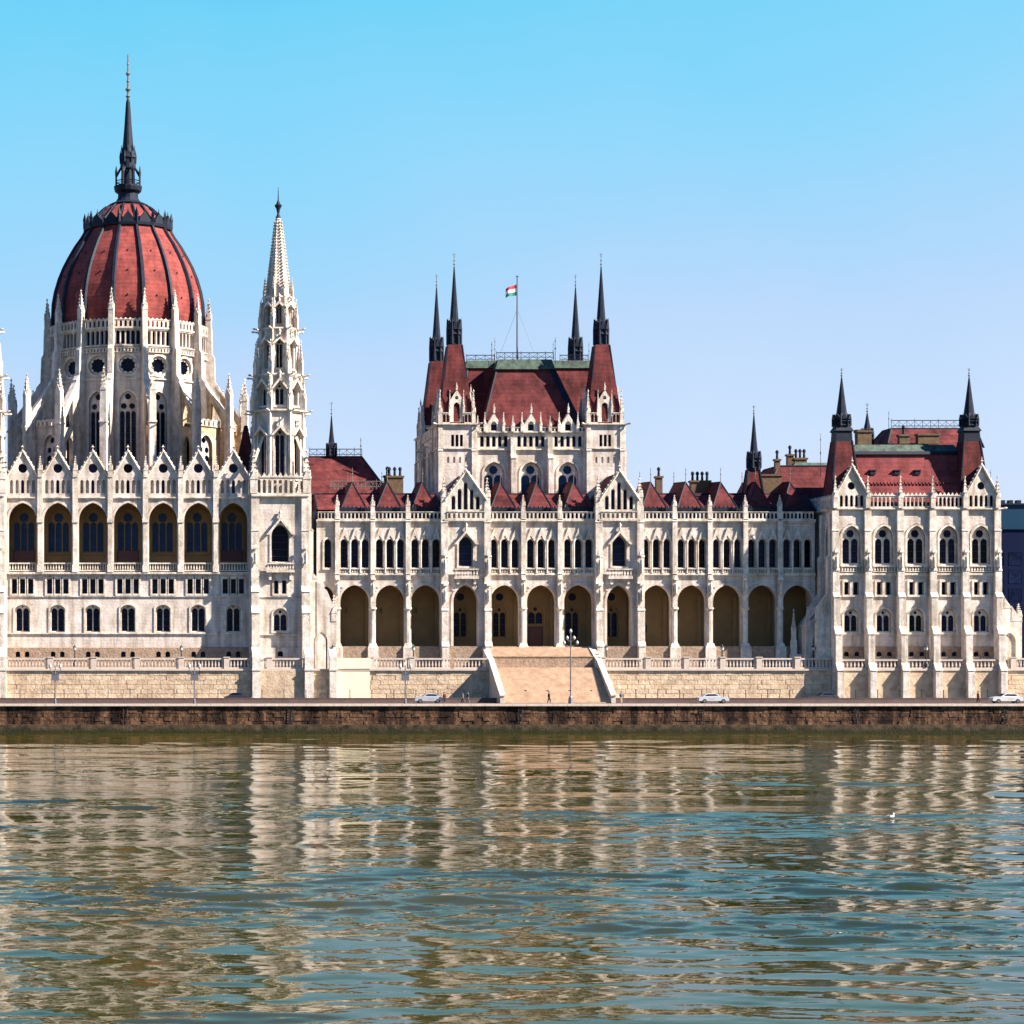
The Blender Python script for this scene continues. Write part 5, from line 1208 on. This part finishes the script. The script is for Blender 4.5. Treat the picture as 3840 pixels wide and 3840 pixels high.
for sx_, th in ((XP[0], -pi/2), (XP[-1], pi/2)):        # flank walls with stepped buttresses and arched niches
    f7 = Frame(sx_, YP+7, th); b = MB()
    hs = [hole(j*4.3, qp(2116), qp(1972), 1.2, 1.6, 0.95, 0.25) for j in (-1, 0, 1)]
    panel(b, f7, rect(-7, 7, 9.0, qp(1911)), hs); part(b, 'side_wall', STONE, B)
    for j in (-1, 0, 1): window(f7, j*4.3, qp(2116), qp(1972), 1.2, 1.6, 2, 'plain', 0.6)
    cornice(f7, -7, 7, qp(1914), qp(1906), 0.5); gallery(f7, -6.6, 6.6, qp(1906), qp(1858), 0.2, 14, 0.24)
    for j in (-6.2 if th > 0 else 6.2, -2.2 if th > 0 else 2.2): 
        buttress(f7, j, 1.1, [(9.0, qp(2330), 4.0 if th > 0 else 2.6), (qp(2330), qp(2280), 2.4), (qp(2280), qp(2240), 1.3), (qp(2240), qp(2090), 0.9), (qp(2090), qp(1925), 0.6)])
    p_ = f7.p(-6.2 if th > 0 else 6.2, 0, 3.7 if th > 0 else 2.2); pinnacle(p_.x, p_.y, qp(2335), 0.8, 3.0)
    gargoyle(Frame(sx_, YP, th), 0, qp(1909), 0.2, 1.5)
w = MB(); ax = X(3786, YP); a_ = arch(ax, 9.0, qp(2372), 1.1, 1.5)
w.prism(FR(YP+1.0), arch(ax, 9.0, qp(2350), 1.55, 1.9), [arch(ax, 9.05, qp(2372), 1.0, 1.4)], 0, 1.0); w.add([(ax-1.2, YP+1.3, 9), (ax+1.2, YP+1.3, 9), (ax+1.2, YP+1.3, qp(2372)), (ax-1.2, YP+1.3, qp(2372))], [(0,1,2,3)]); part(w, 'side_arch', BRIGHT, B)
w = MB(); w.box(XP[0]+0.6, XP[-1]-0.6, YP+1.2, 12, 9, qp(1912)); part(w, 'pavilion_core', STONE, B)
# pavilion roofs
hiproof('front_roof', X(3190, YP+1.5), X(3655, YP+1.5), YP+1.5, 6, qp(1880), Z(1702, YP+4.5), X(3200, YP+4.5), X(3606, YP+4.5), YP+4.3, 4, PINKROOF)
w = MB(); w.box(X(3196, YP+4), X(3606, YP+4), YP+3.8, 7, Z(1704, YP+4), Z(1692, YP+4), 0.2); part(w, 'roof_gutter', SLATE, B)
w = MB(); w.box(X(3196, YP+4), X(3606, YP+4), YP+4.2, 9, Z(1692, YP+4), Z(1665, YP+4), 0.9); part(w, 'copper_roof', GREEN, B)
for p in (3272, 3363, 3440):
    w = MB(); yy = YP+3.1; xx = X(p, yy); w.box(xx-0.42, xx+0.42, yy-0.25, yy+0.8, Z(1780, yy), Z(1766, yy)); w.box(xx-0.52, xx+0.52, yy-0.35, yy+0.8, Z(1766, yy), Z(1762, yy)); part(w, 'roof_hatch', SLATE, B)
w = MB()
for k in range(26): 
    yy = YP+2.35; xx = X(3250+k*13, yy); w.ring(xx, yy, 4, [(0.02, Z(1818, yy)), (0.17, Z(1812, yy)), (0.02, Z(1806, yy))], 0)
part(w, 'snow_guard', ROOF, B)
hiproof('rear_roof', X(3318, 9), X(3680, 9), 8, 20, Z(1680, 9), Z(1608, 12), X(3342, 12), X(3660, 12), 12, 16, ROOF)
cresting(X(3342, 12), X(3607, 12), 12, Z(1608, 12), 1.35, m=SLATE); rod(X(3333, 12), 12, Z(1608, 12), Z(1540, 12))
chimney(X(3237, 6), 6, Z(1672, 6), 2.2, 1.4, 2.4, 0); chimney(X(3222, 6), 6.2, Z(1640, 6), 1.0, 1.0, 1.2, 0)
chimney(X(3478, 7.5), 7.5, Z(1665, 7.5), 3.4, 1.2, 1.6, 0); chimney(X(3388, 7.5), 7.5, Z(1665, 7.5), 1.6, 1.0, 1.5, 1)
needle(X(3252, 14), 14, (Z(1680, 14), Z(1615, 14), Z(1548, 14), Z(1512, 14), 0.85, 0.55))
for p, back in ((3156, 0), (3634, 0)):
    cy = YP+3.2; c = X(p, cy); r = sqrt(2)
    b = MB(); b.ring(c, cy, 4, [(2.3*r, qp(1895)), (2.2*r, qp(1850)), (1.25*r, Z(1655, cy))], pi/4); o = part(b, 'turret_roof', ROOF, B)
    h = MB()
    for k in range(4):
        a = pi/4+k*pi/2; h.bar((c+2.25*r*sin(a), cy-2.25*r*cos(a), qp(1870)), (c+1.25*r*sin(a), cy-1.25*r*cos(a), Z(1655, cy)), 0.16, 0.12, 4)
    subpart(h, 'ridge_capping', SLATE, o)
    b = MB(); b.ring(c, cy, 4, [(1.27*r, Z(1657, cy)), (1.2*r, Z(1622, cy)), (1.4*r, Z(1618, cy)), (1.3*r, Z(1612, cy)), (1.0*r, Z(1600, cy))], pi/4); part(b, 'turret_lantern', SLATE, B)
    needle(c, cy, (Z(1604, cy), Z(1560, cy), Z(1415, cy), Z(1380, cy), 1.2, 0.8))
rod(X(3715, 0), 0, qp(1830), qp(1750)); rod(X(3077, 6), 6, Z(1790, 6), Z(1625, 6))

# ------------------------------------------------------------------ building beyond on the right
fb = empty('office_building', (170, 60, 9), 'dark blue flat-roofed building beyond the right end of the parliament', 'building')
yb = 55.0; fx0, fx1 = X(3700, yb), X(3700, yb)+70
w = MB(); w.box(fx0, fx1, yb, yb+40, 8.9, Z(1985, yb)); part(w, 'wall', FARB, fb)
w = MB(); w.box(fx0-0.3, fx1+.3, yb-0.3, yb+40, Z(1985, yb), Z(1893, yb)); part(w, 'upper_storey', FARC, fb)
w = MB(); w.box(fx0-0.6, fx1+.6, yb-0.7, yb+40, Z(1893, yb), Z(1888, yb)); part(w, 'roof', SLATE, fb)
for r in range(6):
    for k in range(12):
        def pn(b): b.prism(LOC, rect(-1.2, 1.2, 0.1, 2.5), [rect(-1.15, 1.15, 0.15, 2.45)], 0, 0.06); 
        o = child('window', shared(('far_window',), pn, FARB), fb, Matrix.Translation((fx0+2+k*3.2, yb, 11+r*3.3)))
        sub('pane', shared(('far_pane',), lambda b: b.add([(-1.15,-0.02,0.15),(1.15,-0.02,0.15),(1.15,-0.02,2.45),(-1.15,-0.02,2.45)], [(0,1,2,3)]), GLASS), o)
for k in range(3):
    w = MB(); xx = X(3770+k*30, yb); w.box(xx-0.4, xx+0.4, yb+1, yb+2, Z(1888, yb), Z(1874, yb)); part(w, 'roof_vent', SLATE, fb)

# ------------------------------------------------------------------ lamps
def terrace_lamp(x, y, z, label):
    t = empty('street_lamp', (x, y, z), label, 'street lamp', 'black lanterns along the terrace')
    def p(b): b.ring(0, 0, 8, [(0.3, 0), (0.26, 0.5), (0.12, 0.7), (0.08, 2.3), (0.14, 2.35), (0.05, 2.45)], 0)
    def l(b): b.ring(0, 0, 6, [(0.13, 2.45), (0.26, 2.55), (0.3, 2.95), (0.18, 3.0)], 0)
    def c(b): b.ring(0, 0, 6, [(0.36, 2.96), (0.12, 3.2), (0.03, 3.45)], 0)
    for nme, fn, m in (('post', p, IRON), ('lantern', l, GLOBE), ('lantern_cap', c, IRON)):
        o = bpy.data.objects.new(nme, shared((nme+'_t',), fn, m)); COL.objects.link(o); o.parent = t
TL = [(280, 'black terrace lantern in front of the left wing, second bay from the frame edge'), (680, 'black terrace lantern in front of the left wing, near the shadow of the tower'),
      (1248, 'black terrace lantern beside the small arched doorway at the tower foot'), (1550, 'black terrace lantern in front of the arcade left of the stairs'),
      (2273, 'terrace lantern just right of the stairs by the gabled bay'), (2708, 'terrace lantern before the shaded arcade on the right'),
      (3050, 'terrace lantern by the dark niche at the left foot of the right pavilion'), (3448, 'pale terrace lantern before the middle of the right pavilion')]
for px, lb in TL: terrace_lamp(X(px, -4.8), -4.8 if px < 3100 else -7.5, 9.6, lb)
def quay_lamp(px, label, y=QY+1.2):
    x = X(px, y); t = empty('quay_lamp', (x, y, 4.25), label, 'street lamp', 'grey double lamps along the quay')
    def p(b): b.bar((0,0,0), (0,0,5.6), 0.11, 0.08, 8); b.ring(0, 0, 8, [(0.22, 0), (0.18, 0.6), (0.1, 0.7)], 0)
    def a(b):
        for s in (-1, 1): b.bar((0,0,4.4), (s*0.75,0,4.9), 0.05, 0.05, 5); b.bar((s*0.75,0,4.9), (s*0.75,0,5.3), 0.05, 0.05, 5)
    def bx(b): b.box(-0.55, 0.55, -0.12, 0.12, 3.4, 4.3); b.box(-0.6, 0.6, -0.15, 0.15, 4.3, 4.4)
    for nme, fn, m in (('post', p, GREYM), ('arm', a, GREYM), ('sign_panel', bx, GREYM)):
        o = bpy.data.objects.new(nme, shared((nme+'_q',), fn, m)); COL.objects.link(o); o.parent = t
    for s in (-1, 1):
        o = bpy.data.objects.new('lamp_head', shared(('lamp_head_q',), lambda b: b.ring(0, 0, 8, [(0.08, 5.2), (0.24, 5.35), (0.2, 5.75), (0.03, 5.9)], 0), GLOBE)); COL.objects.link(o); o.parent = t; o.location = (s*0.75, 0, 0)
quay_lamp(207, 'grey double-headed quay lamp leftmost, in front of the left retaining wall')
quay_lamp(729, 'grey double-headed quay lamp between the left bays and the spired tower')
quay_lamp(1520, 'grey double-headed quay lamp in front of the wall left of the stairs')
def candelabrum(px, y=QY+1.2):
    x = X(px, y); t = empty('candelabrum_lamp', (x, y, 4.25), 'tall thin lamp with a cluster of globes standing in front of the staircase', 'street lamp')
    w = MB(); w.bar((x,y,4.2), (x,y,14.6), 0.11, 0.07, 8); w.ring(x, y, 8, [(0.4, 4.2), (0.3, 5.2), (0.16, 5.4)], 0); part(w, 'post', GREYM, t)
    gl = [(-0.95, 13.2), (0.95, 13.2), (-0.5, 13.9), (0.5, 13.9), (0, 14.9)]
    w = MB()
    for dx, z in gl[:4]: w.bar((x, y, z-0.55), (x+dx, y, z-0.3), 0.05, 0.05, 5)
    part(w, 'arm', GREYM, t)
    for dx, z in gl:
        w = MB(); w.ring(x+dx, y, 10, [(0.08, z-0.28), (0.19, z-0.12), (0.22, z+0.02), (0.14, z+0.2), (0.04, z+0.33)], 0); part(w, 'lamp_globe', GLOBE, t)
candelabrum(2140)

# ------------------------------------------------------------------ cars
def car(px, y, L, col, label, face=1, van=False):
    x = X(px, y); t = empty('parked_car' if not van else 'van', (x, y, 4.235), label, 'car' if not van else 'van')
    m = mat('car_paint', col, 0.25, var=0.02, spec=0.7)
    def loc(b): b.v = [(x+v[0]*face, y+v[1], 4.235+v[2]) for v in b.v]; return b
    hl = L/2; W_ = 0.86
    if van: side = [(-hl, 0.35), (hl, 0.35), (hl, 0.95), (hl*0.72, 1.12), (hl*0.45, 1.8), (-hl*0.9, 1.95), (-hl, 1.7)]
    else: side = [(-hl, 0.35), (-hl*0.98, 0.85), (-hl*0.75, 0.98), (-hl*0.48, 1.42), (hl*0.12, 1.46), (hl*0.45, 1.02), (hl*0.93, 0.86), (hl, 0.6), (hl*0.98, 0.35)]
    b = MB(); n = len(side)
    pts = []
    for s_, wv in ((-1, 1.0), (1, 1.0)):
        for u, v in side: pts.append((u, s_*W_*(1.0 if v < 1.1 else 0.82), v))
    b.add(pts, [tuple(range(n)), tuple(range(2*n-1, n-1, -1))] + [(k, n+k, n+(k+1) % n, (k+1) % n) for k in range(n)])
    part(loc(b), 'body', m, t)
    b = MB()
    if van: gl = [(-hl*0.8, 1.2), (hl*0.6, 1.2), (hl*0.42, 1.7), (-hl*0.8, 1.75)]
    else: gl = [(-hl*0.66, 1.02), (hl*0.36, 1.02), (hl*0.1, 1.38), (-hl*0.46, 1.36)]
    for s_ in (-1, 1): b.add([(u, s_*(W_*0.93+0.03), v) for u, v in gl], [(0,1,2,3)])
    if not van:
        b.add([(hl*0.14, -0.68, 1.43), (hl*0.14, 0.68, 1.43), (hl*0.44, 0.76, 1.06), (hl*0.44, -0.76, 1.06)], [(0,1,2,3)])
        b.v = [(v[0]+(0.02 if i > 7 else 0), v[1], v[2]) for i, v in enumerate(b.v)]
    part(loc(b), 'window', GLASS, t)
    for u in (-hl*0.62, hl*0.62):
        for s_ in (-1, 1):
            b = MB(); b.bar((u, s_*(W_-0.2), 0.33), (u, s_*(W_+0.02), 0.33), 0.33, 0.33, 14); o = part(loc(b), 'wheel', IRON, t)
            b = MB(); b.bar((u, s_*(W_+0.02), 0.33), (u, s_*(W_+0.04), 0.33), 0.19, 0.19, 10); subpart(loc(b), 'rim', GREYM, o)
    for s_ in (-1, 1):
        b = MB(); b.box(hl-0.12, hl+0.02, s_*0.6-0.16, s_*0.6+0.16, 0.6, 0.76); part(loc(b), 'headlight', GLOBE, t)
        b = MB(); b.box(-hl-0.02, -hl+0.1, s_*0.62-0.14, s_*0.62+0.14, 0.62, 0.85); part(loc(b), 'tail_light', DOORM, t)
    b = MB(); b.box(-hl*0.35, hl*0.05, -0.865, 0.865, 0.62, 0.66); part(loc(b), 'sill_trim', IRON, t)
car(1606, -16.5, 4.2, (0.32, 0.34, 0.38), 'silver-white car parked on the road left of the staircase', -1)
car(2672, -16.5, 4.5, (0.42, 0.43, 0.45), 'white estate car on the road below the right arcade wall')
car(3772, -16.5, 4.6, (0.5, 0.5, 0.5), 'white car on the road at the right edge below the pavilion', -1)
car(893, -9.5, 4.1, (0.02, 0.02, 0.025), 'black car in the shade of the tower against the retaining wall')
car(3090, -9.5, 4.1, (0.03, 0.03, 0.035), 'dark car in shade at the left foot of the right pavilion', -1)

# ------------------------------------------------------------------ people
SKIN = mat('skin', (0.45, 0.27, 0.19), 0.6, var=0.03)
def person(px, y, hgt, top, legs, label, stride=0.25, face=0.0, z=4.235):
    x = X(px, y); t = empty('person', (x, y, z), label, 'person', None, face)
    k = hgt/1.75
    J = {'pel': (0,0,.95), 'ch': (0,0.01,1.25), 'nk': (0,0,1.47), 'hd': (0,-.01,1.60), 'ht': (0,0,1.72),
         'hl': (-.09,0,.90), 'kl': (-.10,-stride*.5-.03,.50), 'al': (-.10,-stride*.6,.09), 'tl': (-.10,-stride*.6-.16,.03),
         'hr': (.09,0,.90), 'kr': (.10,stride*.35,.50), 'ar': (.10,stride*.95,.11), 'tr': (.10,stride*.95-.14,.03),
         'sl': (-.19,0,1.40), 'el': (-.25,.05,1.12), 'wl': (-.25,-.08,.88), 'sr': (.19,0,1.40), 'er': (.25,-.02,1.12), 'wr': (.25,-.14,.90)}
    for s_, q in (('l', -1), ('r', 1)):
        w0 = J['w'+s_]
        for i_ in range(5):
            o_ = (-0.03+0.015*i_) if i_ < 4 else 0.045
            J['f%s%d' % (s_, i_)] = (w0[0]+q*0.01, w0[1]-0.02+o_*1.2, w0[2]-(0.17-0.01*abs(i_-1.5) if i_ < 4 else 0.10))
    E = [('pel','ch'),('ch','nk'),('nk','hd'),('hd','ht'),('pel','hl'),('hl','kl'),('kl','al'),('al','tl'),('pel','hr'),('hr','kr'),('kr','ar'),('ar','tr'),
         ('nk','sl'),('sl','el'),('el','wl'),('nk','sr'),('sr','er'),('er','wr')] + [('w'+s_, 'f%s%d' % (s_, i_)) for s_ in 'lr' for i_ in range(5)]
    R = dict(pel=.15, ch=.15, nk=.055, hd=.095, ht=.07, hl=.09, kl=.06, al=.04, tl=.035, hr=.09, kr=.06, ar=.04, tr=.035, sl=.06, el=.042, wl=.03, sr=.06, er=.042, wr=.03)
    ks = list(J); me = bpy.data.meshes.new('person_body'); me.from_pydata([tuple(c*k for c in J[n]) for n in ks], [(ks.index(a), ks.index(b)) for a, b in E], []); me.materials.append(SKIN)
    o = bpy.data.objects.new('body', me); COL.objects.link(o); o.parent = t
    me.skin_vertices.new() if hasattr(me.skin_vertices, 'new') and not me.skin_vertices else None
    md = o.modifiers.new('skin', 'SKIN'); sk = me.skin_vertices[0].data
    for i_, n in enumerate(ks): r = R.get(n, .009)*k; sk[i_].radius = (r, r); sk[i_].use_root = (n == 'pel')
    o.modifiers.new('sub', 'SUBSURF').levels = 1; o.modifiers['sub'].render_levels = 1
    def cloth(nme, segs, m):
        b = MB()
        for a, c, r1, r2 in segs:
            b.bar(tuple(v*k for v in J[a]), tuple(v*k for v in J[c]), r1*k, r2*k, 10)
        me2 = bpy.data.meshes.new(nme); me2.from_pydata(b.v, [], b.f); me2.materials.append(m)
        q = bpy.data.objects.new(nme, me2); COL.objects.link(q); q.parent = t
    cloth('jacket', [('pel','ch',.19,.2), ('ch','nk',.2,.1), ('nk','sl',.1,.085), ('sl','el',.085,.065), ('el','wl',.065,.05), ('nk','sr',.1,.085), ('sr','er',.085,.065), ('er','wr',.065,.05)], top)
    cloth('trousers', [('pel','hl',.15,.12), ('hl','kl',.12,.085), ('kl','al',.085,.06), ('pel','hr',.15,.12), ('hr','kr',.12,.085), ('kr','ar',.085,.06)], legs)
    b = MB(); b.ring(0, 0.015*k, 10, [(0.105*k, 1.60*k), (0.12*k, 1.68*k), (0.085*k, 1.77*k), (0.02*k, 1.80*k)], 0)
    me2 = bpy.data.meshes.new('hair'); me2.from_pydata(b.v, [], b.f); me2.materials.append(IRON); q = bpy.data.objects.new('hair', me2); COL.objects.link(q); q.parent = t
CB = mat('black_cloth', (0.015, 0.015, 0.02), 0.9, var=0.05); CR = mat('dark_red_cloth', (0.12, 0.02, 0.02), 0.9, var=0.05); CG = mat('grey_cloth', (0.10, 0.11, 0.13), 0.9, var=0.05); CT = mat('tan_cloth', (0.40, 0.32, 0.24), 0.9, var=0.05)
person(2059, -18, 1.78, CB, CB, 'person in black walking on the road in front of the stairs', .25, pi/2)
person(1667, -17.5, 1.65, CR, CB, 'person in dark red jacket just right of the silver-white car', .15, 0.3)
person(1755, -18, 1.7, CB, CG, 'person in dark clothes near the shaded foot of the stairs', .22, -pi/2)
person(1735, -18.8, 1.62, CG, CB, 'person in grey jacket beside another walker left of the stairs', .2, -pi/2)
person(2330, -15.5, 1.7, CG, CT, 'person in grey top and tan trousers at the right foot of the stairs', .1, 0.2)
person(3668, -17, 1.75, CR, CB, 'person in dark red jacket near the white car below the pavilion', .2, pi/2)
# gull on the river
gy = -D0 + CAMZ*FPX/(3066-VY); gx = (3338-VX)*(D0+gy)/FPX
gull = empty('gull', (gx, gy, 0), 'small white gull floating alone on the blue water at right', 'bird')
WF = mat('white_feathers', (0.8, 0.8, 0.8), 0.8, var=0.03); GF = mat('grey_feathers', (0.35, 0.36, 0.38), 0.8, var=0.03)
w = MB(); w.ring(0, 0, 10, [(0.02, -0.30), (0.08, -0.2), (0.13, 0), (0.11, 0.16), (0.055, 0.25), (0.05, 0.28)], 0)
w.v = [(gx+v[2], gy+v[0], 0.08+v[1]*0.8+(0.04 if v[2] < -0.15 else 0)) for v in w.v]
w.ring(gx+0.25, gy, 8, [(0.05, 0.08), (0.045, 0.2), (0.06, 0.26), (0.05, 0.31), (0.01, 0.34)], 0); part(w, 'body', WF, gull)
w = MB(); w.bar((gx+0.28, gy, 0.26), (gx+0.37, gy, 0.25), 0.018, 0.005, 5); part(w, 'beak', GOLD, gull)
for s_ in (-1, 1):
    w = MB(); w.add([(gx+0.12, gy+s_*0.10, 0.17), (gx-0.05, gy+s_*0.125, 0.18), (gx-0.33, gy+s_*0.05, 0.17), (gx-0.05, gy+s_*0.115, 0.08), (gx+0.05, gy+s_*0.05, 0.19)], [(0,1,3), (1,2,3), (0,4,1), (4,2,1)]); part(w, 'wing', GF, gull)
